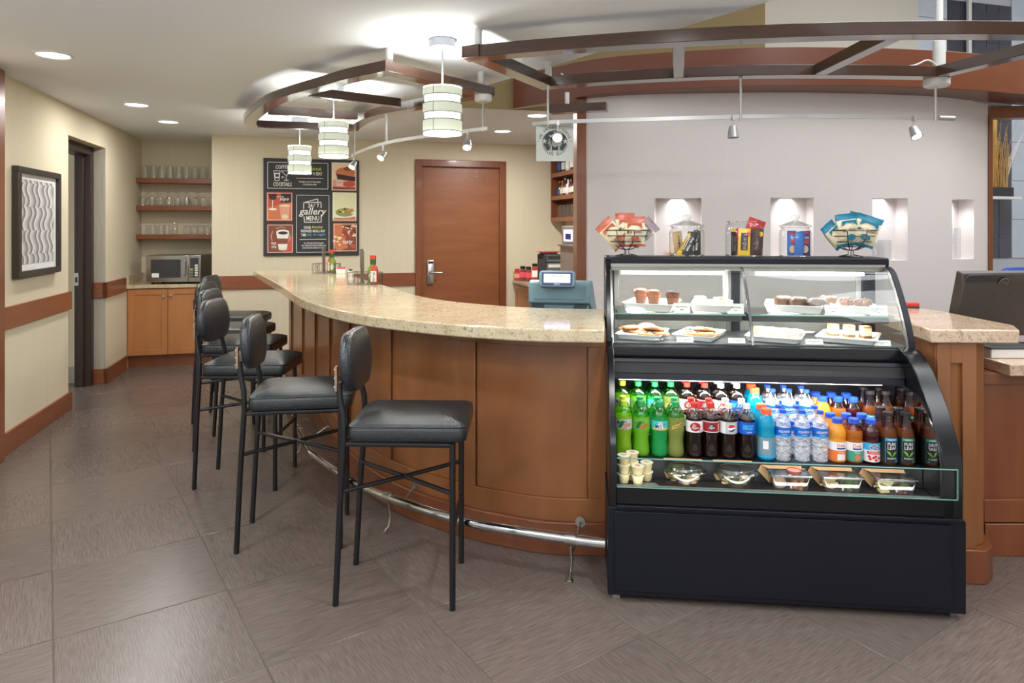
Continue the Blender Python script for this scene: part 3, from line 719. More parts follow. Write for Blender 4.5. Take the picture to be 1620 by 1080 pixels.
# ================================================================== MENU BOARD
M('board_black', (52, 53, 52), .6); M('board_dark', (40, 41, 42), .5); M('print_white', (240, 238, 230), .7); M('print_lime', (196, 206, 70), .7); M('print_blue', (80, 160, 190), .7)
M('p_red', (196, 84, 62), .6); M('p_orange', (206, 120, 76), .6); M('p_brown', (134, 74, 52), .6); M('p_dark', (60, 36, 32), .6); M('p_cream', (236, 214, 180), .6); M('p_green', (136, 158, 76), .6); M('p_pale', (226, 226, 180), .6); M('p_pink', (226, 160, 138), .6)
PM = ['board_dark', 'print_white', 'print_lime', 'print_blue', 'p_red', 'p_orange', 'p_brown', 'p_dark', 'p_cream', 'p_green', 'p_pale', 'p_pink']
BA0, BA1, BZ0, BZ1 = -1.955, -.912, 1.205, 2.304      # board corners on the back wall (a, z)
bx, by = (-2.788, 7.661)
ba0 = CA*bx+SA*by; ba1 = CA*-1.778+SA*7.936
BW, BH = ba1-ba0, BZ1-BZ0
ox, oy = ab((ba0+ba1)/2, MW)
board = thing('menu_board', 'large black menu board with food pictures on the back wall', 'menu board', (ox, oy, (BZ0+BZ1)/2), TH)
b = MB(); b.bb(-BW/2, BW/2, -.022, 0, -BH/2, BH/2); b.build('backing', 'board_black', board, bevel=.003)
def PX(u, v): return ((u-92)/(965-92)-.5)*BW, (.5-(v-110)/(1000-110))*BH      # crop pixels on the board
class Panel:
    def __init__(s, u0, v0, u1, v1, base, name):
        (s.x0, s.y1), (s.x1, s.y0) = PX(u0, v0), PX(u1, v1); s.b = MB(); s.name = name; s.lay = .0316
        s.b.bb(s.x0, s.x1, -.031, -.022, s.y0, s.y1, PM.index(base))
    def P(s, lay): return lambda x, y: (x, -.0312-.00012*lay, y)
    def poly(s, pts, m, lay=1): s.b.flat([PX(*p) for p in pts], s.P(lay), PM.index(m)); return s
    def ell(s, u, v, ru, rv, m, lay=1, n=18): return s.poly([(u+ru*cos(2*pi*k/n), v+rv*sin(2*pi*k/n)) for k in range(n)], m, lay)
    def line(s, p, q, w_, m='print_white', lay=4):
        dx, dy = q[0]-p[0], q[1]-p[1]; l = hypot(dx, dy); nx, ny = -dy/l*w_/2, dx/l*w_/2
        return s.poly([(p[0]+nx, p[1]+ny), (q[0]+nx, q[1]+ny), (q[0]-nx, q[1]-ny), (p[0]-nx, p[1]-ny)], m, lay)
    def pl(s, pts, w_=4, m='print_white', lay=4):
        for p, q in zip(pts, pts[1:]): s.line(p, q, w_, m, lay)
        return s
    def rect(s, u0, v0, u1, v1, w_=4, lay=4): return s.pl([(u0, v0), (u1, v0), (u1, v1), (u0, v1), (u0, v0)], w_, lay=lay)
    def txt(s, t, u, v, hpx, wpx=None, m='print_white', rot=0, shear=0, lay=5):
        cx, cy = PX(u, v); s.b.text(t, cx, cy, hpx/890*BH, s.P(lay), PM.index(m), None if wpx is None else wpx/873*BW, rot, shear); return s
    def done(s, lb): o = s.b.build(s.name, PM, board); o['label'] = lb; return o
q = Panel(112, 130, 690, 398, 'board_dark', 'menu_panel'); q.rect(130, 147, 674, 384)
q.txt('COFFEE', 258, 188, 34, 116, rot=.06); q.txt('COCKTAILS', 262, 346, 36, 164, rot=-.0)
q.pl([(184, 224), (240, 224), (230, 314), (196, 314), (184, 224)], 5); q.line((190, 244), (236, 244), 3); q.line((196, 290), (232, 290), 3); q.poly([(190, 248), (236, 248), (233, 286), (195, 286)], 'print_white', 3); q.poly([(196, 254), (230, 254), (228, 280), (199, 280)], 'board_dark', 4)
q.pl([(250, 224), (342, 224), (296, 268), (250, 224)], 5); q.pl([(296, 268), (296, 308)], 5); q.ell(296, 310, 24, 4, 'print_white', 4); q.pl([(300, 262), (336, 212)], 3); q.txt('to', 264, 280, 20, 24)
q.txt('food & drink', 500, 200, 32, 236, 'print_lime', shear=.2); q.txt('or pull up a seat'.upper() if False else 'OR PULL UP A SEAT', 505, 244, 32, 234)
q.line((384, 288), (630, 288), 4); q.txt('WE BREW A CUP OF TEA & MORE', 506, 321, 14, 200); q.txt('Y COCKTAILS & WINE', 506, 345, 14, 124)
q.done('coffee to cocktails panel with white chalk lettering')
q = Panel(382, 425, 694, 985, 'board_dark', 'menu_panel'); q.rect(388, 444, 684, 968)
q.pl([(452, 570), (452, 512), (580, 476), (580, 506)], 7); q.pl([(452, 512), (610, 508), (610, 560)], 7); q.pl([(455, 640), (460, 692), (612, 690), (612, 620)], 7)
q.txt('24', 512, 538, 36, 42); q.txt('7', 582, 538, 36, 20); q.line((535, 560), (556, 518), 4); q.txt('gallery', 536, 600, 84, 240, shear=.25); q.txt('MENU', 534, 655, 44, 118)
q.txt('ORDER', 486, 740, 24, 66); q.txt('freshly', 578, 740, 32, 100, 'print_lime', shear=.25); q.txt('PREPARED MEALS ANY', 538, 773, 24, 222); q.txt('TIME', 452, 809, 24, 46); q.txt('day or night', 566, 808, 32, 166, 'print_blue', shear=.25)
q.line((418, 850), (660, 848), 4)
for i, t_ in enumerate(('ALL APPS AND SOUPS & SALADS', 'ALL SANDWICHES FLATBREADS', 'AND BURGERS & MORE AT NIGHT')): q.txt(t_, 543, 884+22*i, 13, (180, 224, 206)[i])
q.done('tall gallery menu panel with white and coloured lettering')
q = Panel(708, 135, 938, 396, 'p_cream', 'picture_panel')
q.poly([(714, 300), (938, 250), (938, 396), (714, 396)], 'p_pink', 1).ell(835, 232, 92, 52, 'p_orange', 2).poly([(750, 240), (930, 268), (925, 310), (760, 290)], 'p_dark', 3).ell(862, 192, 40, 20, 'p_brown', 3).ell(870, 335, 56, 30, 'p_red', 3).poly([(716, 360), (930, 368), (930, 390), (716, 386)], 'p_brown', 3)
q.rect(716, 142, 934, 388); q.txt('SWEET', 782, 306, 20, 68); q.txt('TREAT', 782, 342, 24, 68); q.done('picture of a dessert slice')
q = Panel(716, 414, 940, 680, 'p_pale', 'picture_panel')
q.poly([(716, 560), (716, 414), (860, 414), (800, 540)], 'p_pale', 1).ell(830, 610, 102, 44, 'print_white', 1).ell(830, 600, 88, 40, 'p_green', 2)
for k in range(16): q.ell(830+random.uniform(-75, 75), 594+random.uniform(-40, 22), 16, 11, random.choice(['p_cream', 'p_orange', 'p_green', 'p_pale', 'p_brown']), 3+k*.04, 8)
q.poly([(718, 655), (938, 640), (938, 678), (718, 678)], 'p_orange', 1); q.rect(724, 420, 932, 670); q.txt('fresh', 796, 462, 24, 60); q.done('picture of a green salad')
q = Panel(120, 420, 352, 682, 'p_red', 'picture_panel')
q.poly([(124, 560), (348, 510), (348, 678), (124, 678)], 'p_orange', 1).poly([(136, 436), (214, 436), (206, 480), (176, 492), (146, 480)], 'p_dark', 2).poly([(246, 430), (346, 430), (346, 512), (246, 512)], 'p_dark', 1).poly([(232, 540), (330, 540), (318, 668), (250, 668)], 'p_pink', 2).ell(281, 540, 49, 12, 'p_cream', 3).ell(284, 640, 30, 20, 'p_cream', 3)
q.line((176, 490), (172, 566), 6, 'print_white', 3); q.ell(176, 574, 36, 9, 'print_white', 3); q.rect(130, 428, 344, 670); q.txt('morning', 240, 460, 16, 60, shear=.2); q.txt('sips', 278, 484, 40, 80, shear=.2); q.done('picture of red drinks in glasses')
q = Panel(124, 710, 358, 974, 'p_brown', 'picture_panel')
q.poly([(290, 840), (354, 820), (354, 970), (260, 970)], 'p_red', 1).poly([(206, 780), (322, 780), (300, 940), (228, 940)], 'print_white', 2).ell(264, 780, 58, 20, 'print_white', 3).ell(266, 790, 44, 14, 'p_dark', 4).poly([(212, 840), (314, 840), (306, 890), (220, 890)], 'p_brown', 3).ell(264, 940, 36, 8, 'print_white', 2)
q.rect(132, 718, 350, 966); q.txt('PEAK', 186, 884, 20, 46); q.txt('OF', 186, 900, 8, 16); q.txt('WINE', 186, 918, 20, 46); q.pl([(170, 860), (160, 820), (176, 770)], 3); q.pl([(200, 752), (240, 736), (284, 742)], 3); q.pl([(318, 870), (332, 830), (326, 800)], 3); q.done('picture of a coffee cup')
q = Panel(720, 700, 944, 966, 'p_brown', 'picture_panel')
q.poly([(724, 704), (800, 704), (860, 930), (760, 960), (724, 900)], 'p_orange', 1).poly([(822, 704), (940, 704), (940, 850), (800, 810)], 'p_brown', 2)
for k in range(40): q.ell(872+random.uniform(-62, 62), 764+random.uniform(-58, 66), 11, 8, random.choice(['p_pink', 'p_cream', 'p_dark', 'p_red']), 3+k*.03, 7)
for k in range(12): q.ell(762+random.uniform(-36, 30), 880+random.uniform(-56, 56), 14, 10, random.choice(['p_pale', 'p_green', 'p_cream', 'p_orange']), 3+k*.03, 7)
q.ell(908, 915, 24, 22, 'p_red', 3); q.rect(730, 708, 938, 958, lay=5); q.txt('tasty', 855, 880, 44, 92, shear=.2, lay=6); q.done('picture of a flatbread')

# ================================================================== FRAMED PRINT on the left wall
m, nt, bs = newmat('wave_print'); N = nt.nodes; L = nt.links
tc = N.new('ShaderNodeTexCoord'); sx = N.new('ShaderNodeSeparateXYZ'); L.new(tc.outputs['Object'], sx.inputs[0])
def mth(op, a, b_=None):
    n = N.new('ShaderNodeMath'); n.operation = op
    for i, s_ in enumerate((a, b_)):
        if s_ is None: continue
        if isinstance(s_, (int, float)): n.inputs[i].default_value = s_
        else: L.new(s_, n.inputs[i])
    return n.outputs[0]
X_, Z_ = sx.outputs[0], sx.outputs[2]
zz = mth('ADD', mth('DIVIDE', Z_, .17), 10.35); row = mth('FLOOR', zz); par = mth('SUBTRACT', mth('MULTIPLY', mth('MODULO', row, 2), 2), 1)
wv = mth('MULTIPLY', mth('MULTIPLY', mth('SINE', mth('MULTIPLY', mth('FRACT', zz), 6.283)), par), .026)
fx = mth('FRACT', mth('DIVIDE', mth('ADD', mth('ADD', X_, wv), mth('MULTIPLY', row, .07)), .19))
rp = N.new('ShaderNodeValToRGB'); rp.color_ramp.interpolation = 'LINEAR'
el = rp.color_ramp.elements; el[0].position = 0; el[0].color = (*lin((66, 66, 66)), 1); el[1].position = 1; el[1].color = (*lin((236, 236, 234)), 1)
e3 = el.new(.38); e3.color = (*lin((232, 232, 230)), 1); e4 = el.new(.42); e4.color = (*lin((112, 112, 112)), 1); e5 = el.new(.7); e5.color = (*lin((190, 190, 190)), 1)
L.new(fx, rp.inputs[0]); L.new(rp.outputs[0], bs.inputs['Base Color']); bs.inputs['Roughness'].default_value = .6
M('frame_pewter', (70, 66, 60), .35, .5); M('mat_white', (232, 234, 234), .8)
pa = LW+.005; pb0 = -SA*-3.417+CA*4.72; pb1 = 6.20; pb0 = 5.42
px, py = ab(LW, (pb0+pb1)/2)
pic = thing('framed_print', 'framed grey wave print with white mat on the left wall', 'picture', (px, py, 1.563), TH-pi/2)
pw_, ph_ = (pb1-pb0)/2, .389
b = MB()
for (x0, x1, z0, z1) in ((-pw_, pw_, ph_-.045, ph_), (-pw_, pw_, -ph_, -ph_+.045), (-pw_, -pw_+.05, -ph_+.045, ph_-.045), (pw_-.05, pw_, -ph_+.045, ph_-.045)): b.bb(x0, x1, 0, .045, z0, z1)
for v_ in range(len(b.v)): b.v[v_] = (-b.v[v_][0], b.v[v_][1], b.v[v_][2])
b.build('frame', 'frame_pewter', pic, bevel=.0025)
b = MB(); b.bb(-pw_+.05, pw_-.05, .0, .022, -ph_+.045, ph_-.045); b.build('mat', 'mat_white', pic)
b = MB(); b.bb(-pw_+.10, pw_-.10, .022, .0235, -ph_+.09, ph_-.085); b.build('print', 'wave_print', pic)

# ================================================================== ALCOVE: cabinet, worktop, microwave, shelves, glassware
acx, acy = ab((LW-1.219)/2, 8.83)                          # local x along wall, y toward the room (negative b)
AWd = (-1.219-LW)
cab = thing('base_cabinet', 'honey wood base cabinet with two doors under the microwave', 'cabinet', (acx, acy, 0), TH)
X0, X1 = -AWd/2+.002, AWd/2-.002
b = MB(); b.bb(X0, X1, -.60, -.002, .13, .862); b.build('body', 'cab_wood', cab)
b = MB(); b.bb(X0, X1, -.57, -.05, 0, .13); b.build('toe_kick', 'cherry', cab)
def shaker(par, x0, x1, y, z0, z1, m, name='door', fr=.062, th=.02, knob=None):
    b = MB(); e = .0015
    b.bb(x0, x0+fr, y-th, y, z0, z1); b.bb(x1-fr, x1, y-th, y, z0, z1); b.bb(x0+fr+e*0, x1-fr, y-th, y, z0, z0+fr); b.bb(x0+fr, x1-fr, y-th, y, z1-fr, z1)
    o = b.build(name, m, par, bevel=.002)
    b = MB(); b.bb(x0+fr, x1-fr, y-th+.008, y-.002, z0+fr, z1-fr); b.build('panel', m, o)
    if knob:
        b = MB(); T = Matrix.Translation((knob[0], y-th, knob[1])) @ Matrix.Rotation(pi/2, 4, 'X'); b.lathe([(.006, 0), (.006, .012), (.015, .016), (.017, .022), (.012, .028)], 14, T=T); b.build('knob', 'nickel', o)
    return o
xm = X0+.405
shaker(cab, X0+.012, xm-.002, -.601, .135, .855, 'cab_wood', knob=(xm-.035, .775)); shaker(cab, xm+.002, X1-.012, -.601, .135, .855, 'cab_wood', knob=(xm+.035, .785))
b = MB(); b.bb(X0, X1, -.635, -.002, .863, .903); wt = b.build('alcove_worktop', 'granite', bevel=.004, loc=(acx, acy, 0), rz=TH); tag(wt, 'short speckled granite worktop under the microwave', 'worktop')
b = MB(); b.bb(X0, X0+.02, -.62, -.002, .9035, 1.0); b.build('backsplash', 'granite', wt); b = MB(); b.bb(X0+.02, X1, -.022, -.002, .9035, 1.0); b.build('backsplash', 'granite', wt)
# microwave
mx_, my_ = ab(LW+.49, 8.44)
mw = thing('microwave', 'stainless steel microwave with dark door window on the alcove worktop', 'microwave', (mx_, my_, .9034), TH-radians(8))
b = MB(); b.bb(-.285, .285, -.19, .20, .018, .315); b.build('body', 'steel', mw, bevel=.004)
for x in (-.24, .24):
    for y in (-.15, .16): b = MB(); b.lathe([(.015, 0), (.015, .02)], 10, (x, y, 0)); b.build('foot', 'ink', mw)
b = MB(); b.bb(-.285, .155, -.215, -.191, .022, .312); dr = b.build('door', 'steel', mw, bevel=.004)
b = MB(); b.bb(-.235, .075, -.2175, -.215, .07, .27); b.build('window', 'ink', dr)
b = MB(); b.tube([(.12, -.216, .09), (.12, -.245, .11), (.12, -.245, .24), (.12, -.216, .26)], .009, 8); b.build('handle', 'nickel', dr)
b = MB(); b.bb(-.225, -.15, -.2185, -.2175, .075, .12); b.build('sticker', 'paper', dr)
b = MB(); b.bb(.157, .285, -.215, -.191, .022, .312); cp_ = b.build('control_panel', 'steel', mw, bevel=.003)
b = MB(); b.bb(.175, .262, -.2175, -.215, .07, .285); b.build('keypad', 'ink', cp_)
for k in range(5):
    b = MB(); b.bb(.225, .256, -.2188, -.2176, .085+.027*k, .105+.027*k); b.build('button', 'white_metal', cp_)
M('key_yellow', (222, 196, 60), .5); M('key_green', (70, 170, 120), .5); M('key_red', (210, 90, 60), .5)
for k, m_ in enumerate(('key_red', 'key_green', 'key_yellow')): b = MB(); b.bb(.18, .205, -.2188, -.2176, .082+.034*k, .102+.034*k); b.build('button', m_, cp_)
# socket and plug
qx, qy = ab(-1.219-.045, 8.83)
so = thing('wall_socket', 'white wall socket with black plug beside the microwave', 'socket', (qx, qy, 1.21), TH)
b = MB(); b.bb(-.04, .04, -.008, 0, -.06, .06); b.build('plate', 'white_plastic', so, bevel=.002)
b = MB(); b.bb(-.016, .016, -.036, -.008, -.01, .03); pg = b.build('plug', 'ink', so, bevel=.003)
b = MB(); b.tube(spline([(0, -.03, .0), (-.01, -.04, -.1), (.0, -.035, -.2), (.01, -.06, -.304)], 5), .004, 6); b.build('cord', 'ink', pg)
# shelves
SHZ = [(2.035, 2.09), (1.722, 1.775), (1.392, 1.445)]
SN = ['top', 'middle', 'bottom']
for (z0, z1), n_ in zip(SHZ, SN):
    b = MB(); b.bb(X0-.0, X1, -.25, -.001, z0, z1); o = b.build('glass_shelf', 'cherry_flat', bevel=.003, loc=(acx, acy, 0), rz=TH); tag(o, f'{n_} wooden alcove shelf holding glassware', 'shelf', 'alcove shelves')
def ware(name, prof, n=16):
    def f():
        b = MB(); b.lathe(prof, n, caps=False); b.add([(prof[0][0]*cos(2*pi*k/n), prof[0][0]*sin(2*pi*k/n), prof[0][1]) for k in range(n)], [tuple(range(n))])
        return tag(b.build(name, 'ware_glass'), None, 'glass')
    return Stock(f)
pint = ware('pint_glass', [(.036, .148), (.0365, .13), (.040, .06), (.044, 0)])
gob = ware('goblet', [(.018, .105), (.036, .098), (.043, .07), (.042, .035), (.034, 0)])
tall = ware('stemmed_glass', [(.034, .165), (.034, .162), (.005, .155), (.0045, .105), (.03, .085), (.037, .05), (.031, 0)])
mug = ware('glass_mug', [(.030, .105), (.038, .10), (.040, .06), (.039, 0)])
tum = ware('tall_tumbler', [(.026, .14), (.028, .135), (.031, 0)])
ORD = ['first', 'second', 'third', 'fourth', 'fifth', 'sixth', 'seventh', 'eighth', 'ninth', 'tenth', 'eleventh', 'twelfth']
def row(stock, xs, y, z, what, where, grp):
    for k, x in enumerate(xs):
        p = Matrix.Rotation(TH, 4, 'Z') @ Vector((x, y+random.uniform(-.01, .01), 0)); stock((acx+p.x, acy+p.y, z), random.uniform(0, 6), f'{what}, {ORD[k]} from the left {where}', grp)
row(pint, [-.365+.088*k for k in range(9)], -.13, 2.0902, 'clear pint glass', 'on the top alcove shelf', 'pint glasses on the top shelf')
row(gob, [-.375+.092*k for k in range(9)], -.19, 1.7752, 'clear upturned goblet', 'in the front row of the middle alcove shelf', 'goblets on the middle shelf')
row(tall, [-.35+.105*k for k in range(6)], -.085, 1.7752, 'upturned stemmed wine glass', 'at the back of the middle alcove shelf', 'stemmed glasses on the middle shelf')
row(mug, [-.365, -.275, -.185, -.125], -.18, 1.4452, 'clear glass mug', 'on the bottom alcove shelf', 'glass mugs on the bottom shelf')
row(tum, [-.05], -.15, 1.4452, 'narrow tall tumbler alone', 'on the bottom alcove shelf', 'tumblers on the bottom shelf')
row(gob, [.09, .165, .24, .305], -.18, 1.4452, 'clear upturned goblet', 'on the bottom alcove shelf', 'goblets on the bottom shelf')
row(tall, [.375], -.17, 1.4452, 'tall stemmed glass', 'on the bottom alcove shelf', 'stemmed glasses on the bottom shelf')

# ================================================================== BACK BAR
bcx, bcy = ab(2.9, MW)                                      # local x = a-2.9, y = b-MW
def bb_thing(name, lb, cat, a, b_, z, rz=0, grp=None): x, y = ab(a, b_); return thing(name, lb, cat, (x, y, z), TH+rz, grp)
bcab = thing('back_cabinet', 'low wooden cabinet with pale top behind the bar, left of the white wall', 'cabinet', (bcx, bcy, 0), TH)
b = MB(); b.bb(-.64, -.002, -2.0, -.002, .1, .845); b.build('body', 'cab_wood', bcab)
b = MB(); b.bb(-.59, -.002, -2.0, -.002, 0, .1); b.build('toe_kick', 'cherry', bcab)
for k in range(3):
    y0 = -.03-.62*k; b = MB(); x = -.641
    for (ya, yb, za, zb) in ((y0-.60, y0-.54, .11, .83), (y0-.06, y0, .11, .83), (y0-.54, y0-.06, .11, .17), (y0-.54, y0-.06, .77, .83)): b.bb(x-.02, x, ya, yb, za, zb)
    o = b.build('door', 'cab_wood', bcab, bevel=.002)
    b = MB(); b.bb(x-.012, x-.001, y0-.54, y0-.06, .17, .77); b.build('panel', 'cab_wood', o)
    b = MB(); T = Matrix.Translation((x-.02, y0-.57, .74)) @ Matrix.Rotation(-pi/2, 4, 'Y'); b.lathe([(.006, 0), (.006, .012), (.015, .016), (.015, .024)], 12, T=T); b.build('knob', 'nickel', o)
b = MB(); b.bb(-.69, -.002, -2.02, -.002, .846, .882); bwt = b.build('back_worktop', 'granite', bevel=.004, loc=(bcx, bcy, 0), rz=TH); tag(bwt, 'pale speckled worktop on the low cabinet behind the bar', 'worktop')
b = MB(); b.bb(-.68, -.002, -.022, -.002, .8825, .985); b.build('backsplash', 'granite', bwt)
# spice jars
M('spice_red', (190, 60, 46), .5); M('spice_brown', (130, 60, 44), .5); M('label_pink', (226, 84, 96), .6); M('cap_black', (30, 28, 28), .4); M('cap_red', (206, 54, 40), .4); M('cap_white', (236, 234, 228), .4)
def mk_spice(h, liq, cap, lab):
    t = thing('spice_jar', None, 'jar'); b = MB(); b.lathe([(.030, 0), (.036, .004), (.036, h-.03), (.028, h-.02), (.028, h-.006)], 14, sq=6); b.build('jar', liq, t)
    b = MB(); b.lathe([(.0365, h*.25), (.0365, h*.68)], 14, caps=False, sq=6); b.build('label', lab, t)
    b = MB(); b.lathe([(.031, h-.012), (.031, h+.016), (.027, h+.02)], 14, sq=6); b.build('cap', cap, t); return t
for k, (u, Y, h_, liq, cap, lab, lb) in enumerate(((818, 8.36, .12, 'spice_red', 'cap_red', 'p_pink', 'small red spice jar with red lid, first from the door behind the bar'), (827, 8.31, .155, 'spice_brown', 'cap_black', 'label_pink', 'spice jar with black lid and pink label, second from the door'),
        (836, 8.26, .15, 'spice_brown', 'cap_black', 'label_pink', 'spice jar with black lid and pink label, third from the door'), (846, 8.22, .19, 'spice_red', 'cap_black', 'paper', 'taller red spice jar with black lid and white label'), (855, 8.18, .19, 'p_cream', 'cap_white', 'paper', 'pale spice jar with white lid beside the black caddy'))):
    t = mk_spice(h_, liq, cap, lab); k_ = (u-810)/1080; t.location = (k_*Y, Y, .8825); t['label'] = lb; t['group'] = 'spice jars behind the bar'
# caddy
cd = bb_thing('cup_caddy', 'black organiser with grey cup and lid drawers behind the bar', 'organiser', 2.47, 7.36, .8825)
b = MB(); b.bb(-.13, .13, -.12, .14, 0, .06); b.bb(-.13, -.105, -.12, .14, .06, .34); b.bb(.105, .13, -.12, .14, .06, .30); b.bb(-.105, .105, .11, .14, .06, .36); b.build('body', 'ink', cd, bevel=.003)
for k in range(3): b = MB(); b.bb(-.10, .10, -.13+.02*k, .10, .065+.095*k, .15+.095*k); d_ = b.build('bin', 'case_grey', cd, bevel=.004); b = MB(); b.bb(-.08, .08, -.1325+.02*k, -.1305+.02*k, .10+.095*k, .135+.095*k); b.build('label', 'paper' if k == 1 else 'ink', d_)
b = MB(); b.bb(-.16, .10, -.10, .08, .365, .372); b.build('red_tray', 'cap_red', cd)
# syrup bottles
sy = bb_thing('syrup_bottle', 'clear syrup bottle with pump beside the black organiser', 'bottle', 2.52, 7.12, .8825)
M('syrup', (206, 150, 60), .2)
b = MB(); b.lathe([(.04, 0), (.044, .01), (.044, .16), (.018, .21), (.016, .25)], 14); b.build('body', 'pet_clear', sy); b = MB(); b.lathe([(.039, .004), (.041, .012), (.041, .09)], 14); b.build('syrup', 'syrup', sy)
b = MB(); b.lathe([(.02, .25), (.02, .275), (.007, .28), (.007, .32)], 10); b.tube([(0, 0, .32), (-.05, -.01, .325), (-.065, -.01, .31)], .006, 6); b.build('pump', 'cap_black', sy)
sy2 = bb_thing('sauce_bottle', 'white sauce bottle with red cap by the steel coffee machine', 'bottle', 2.56, 7.02, .8825)
b = MB(); b.lathe([(.03, 0), (.033, .008), (.033, .15), (.014, .2), (.014, .215)], 12); b.build('body', 'p_cream', sy2); b = MB(); b.lathe([(.016, .21), (.012, .24)], 10); b.build('cap', 'cap_red', sy2)
# coffee machine
M('machine_steel', (158, 152, 142), .35, .5)
cm = bb_thing('coffee_machine', 'tall stainless coffee machine beside the white wall edge', 'coffee machine', 2.60, 6.62, .8825)
b = MB(); b.bb(-.2, .2, -.26, .26, 0, .47); b.build('body', 'machine_steel', cm, bevel=.008); b = MB(); b.bb(-.19, .19, -.24, .24, .47, .66); hd = b.build('head', 'machine_steel', cm, bevel=.012)
b = MB(); b.bb(-.196, -.19, -.1, .16, .50, .62); sc_ = b.build('screen', 'screen_lilac', hd); b = MB(); b.bb(-.199, -.196, -.06, .10, .52, .58); b.build('picture', 'screen_navy', sc_)
b = MB(); b.bb(-.23, .2, -.26, .26, .448, .468); b.build('shelf_lip', 'nickel', cm, bevel=.004)
b = MB(); b.lathe([(.03, .66), (.05, .68), (.05, .75), (.035, .76)], 14, (-.06, .05, 0)); b.build('hopper', 'ware_glass', cm)
# wall shelves with bottles
us = thing('wall_shelf_unit', 'open wooden shelf unit of bottles and glasses behind the bar', 'shelf unit', (bcx, bcy, 0), TH)
SY0, SY1 = -1.28, -.03
b = MB(); b.bb(-.20, -.001, SY1-.03, SY1, 1.60, 2.50); b.build('side_panel', 'cherry', us); b = MB(); b.bb(-.20, -.001, SY0, SY0+.03, 1.60, 2.50); b.build('side_panel', 'cherry', us)
SZ = (1.60, 1.86, 2.14, 2.47)
for z in SZ: b = MB(); b.bb(-.205, -.001, SY0+.03, SY1-.03, z, z+.05); b.build('shelf', 'cherry_flat', us, bevel=.002)
b = MB(); b.bb(-.012, -.001, SY0+.03, SY1-.03, 1.65, 2.47); b.build('back', 'cherry', us)
BC = [(60, 46, 40), (40, 70, 50), (210, 210, 206), (52, 60, 110), (150, 100, 60), (120, 30, 34), (226, 222, 210), (60, 50, 46)]
for k, c in enumerate(BC): M('spirit%d' % k, c, .12, coat=.5)
M('label_cream', (232, 226, 210), .7); M('label_blue', (60, 90, 160), .6)
def mk_spirit(k, h_):
    t = thing('spirit_bottle', None, 'bottle'); b = MB(); r = .034
    b.lathe([(r-.003, 0), (r, .005), (r, h_*.58), (r*.8, h_*.66), (.013, h_*.76), (.013, h_)], 12); b.build('body', 'spirit%d' % k, t)
    b = MB(); b.lathe([(r+.0008, h_*.15), (r+.0008, h_*.48)], 12, caps=False); b.build('label', random.choice(['label_cream', 'label_cream', 'label_blue', 'paper']), t)
    b = MB(); b.lathe([(.0155, h_*.93), (.0155, h_*1.04)], 8); b.build('cap', random.choice(['cap_black', 'nickel', 'cap_red']), t); return t
ct = ['dark brown', 'dark green', 'clear', 'blue', 'amber', 'deep red', 'frosted white', 'black']
for r_, (zi, n_, hh) in enumerate(((2, 7, .27), (1, 11, .20))):
    for k in range(n_):
        kk = (k*3+r_) % 8; t = mk_spirit(kk, hh*random.uniform(.92, 1.05)); y = SY1-.09-k*(.155 if r_ == 0 else .102); x, yy = ab(2.9-.11, MW+y); t.location = (x, yy, SZ[zi]+.0505)
        t['label'] = f'{ct[kk]} liquor bottle, {ORD[k]} from the back wall on the {["upper", "middle"][r_]} bar shelf'; t['group'] = f'{["upper", "middle"][r_]} shelf liquor bottles'
for k in range(8):
    x, yy = ab(2.9-.11, MW+SY1-.11-.13*k); pint((x, yy, SZ[0]+.0505), k, f'clear pint glass, {ORD[k]} from the back wall on the lowest bar shelf', 'pint glasses on the bar shelf')

# ================================================================== ON THE BAR
def mk_caddy(h2):
    t = thing('condiment_basket', None, 'basket'); b = MB(); X, Y_, Z = .115, .062, .092
    for z in (.003, Z): b.tube([(-X, -Y_, z), (X, -Y_, z), (X, Y_, z), (-X, Y_, z)], .0022, 5, closed=True)
    for sx_ in (-1, 1):
        for sy_ in (-1, 1): b.tube([(sx_*X, sy_*Y_, 0), (sx_*X, sy_*Y_, Z)], .0022, 5)
    rr = random.Random(3)
    for side in range(4):
        for k in range(11 if side < 2 else 6):
            L_ = X if side < 2 else Y_; u_ = rr.uniform(-L_, L_); v_ = max(-L_, min(L_, u_+rr.uniform(-.05, .05))); m_ = (u_+v_)/2+rr.uniform(-.02, .02); zm = rr.uniform(.02, .05)
            m_ = max(-L_, min(L_, m_)); P_ = [(u_, .003), (m_, zm), (v_, Z)]
            b.tube([((p if side < 2 else (X if side == 2 else -X)), ((-Y_ if side == 0 else Y_) if side < 2 else p), z) for p, z in P_], .0016, 4)
    for k in range(6): b.tube([(-X+.04*k, -Y_, .003), (-X+.04*k, Y_, .003)], .0016, 4)
    b.build('wire', 'silver_dark', t)
    b = MB(); b.bb(-.03, -.024, -.02, .02, .004, .012); b.box((-.027, 0, .13), (.004, .045, .25)); b.build('card_holder', 'steel', t)
    b = MB(); b.rloft([(.0, 0), (.003, 0)], .075, .021, .004, T=Matrix.Translation((-.035, 0, .195)) @ Matrix.Rotation(pi/2, 4, 'Y')); b.build('card', 'case_grey', t)
    return t
M('silver_dark', (120, 112, 104), .4, .8)
cadd = Stock(lambda: mk_caddy(0))
cadd((-1.775, 6.53, 1.0885), radians(-16), 'wire condiment basket holding green sauce at the far end of the bar'); cadd((-1.135, 5.28, 1.0885), radians(-22), 'wire condiment basket holding red sauce, nearer on the bar')
M('sauce_green', (110, 140, 40), .12, coat=.5); M('sauce_red', (176, 60, 26), .12, coat=.5); M('neck_green', (24, 90, 50), .4)
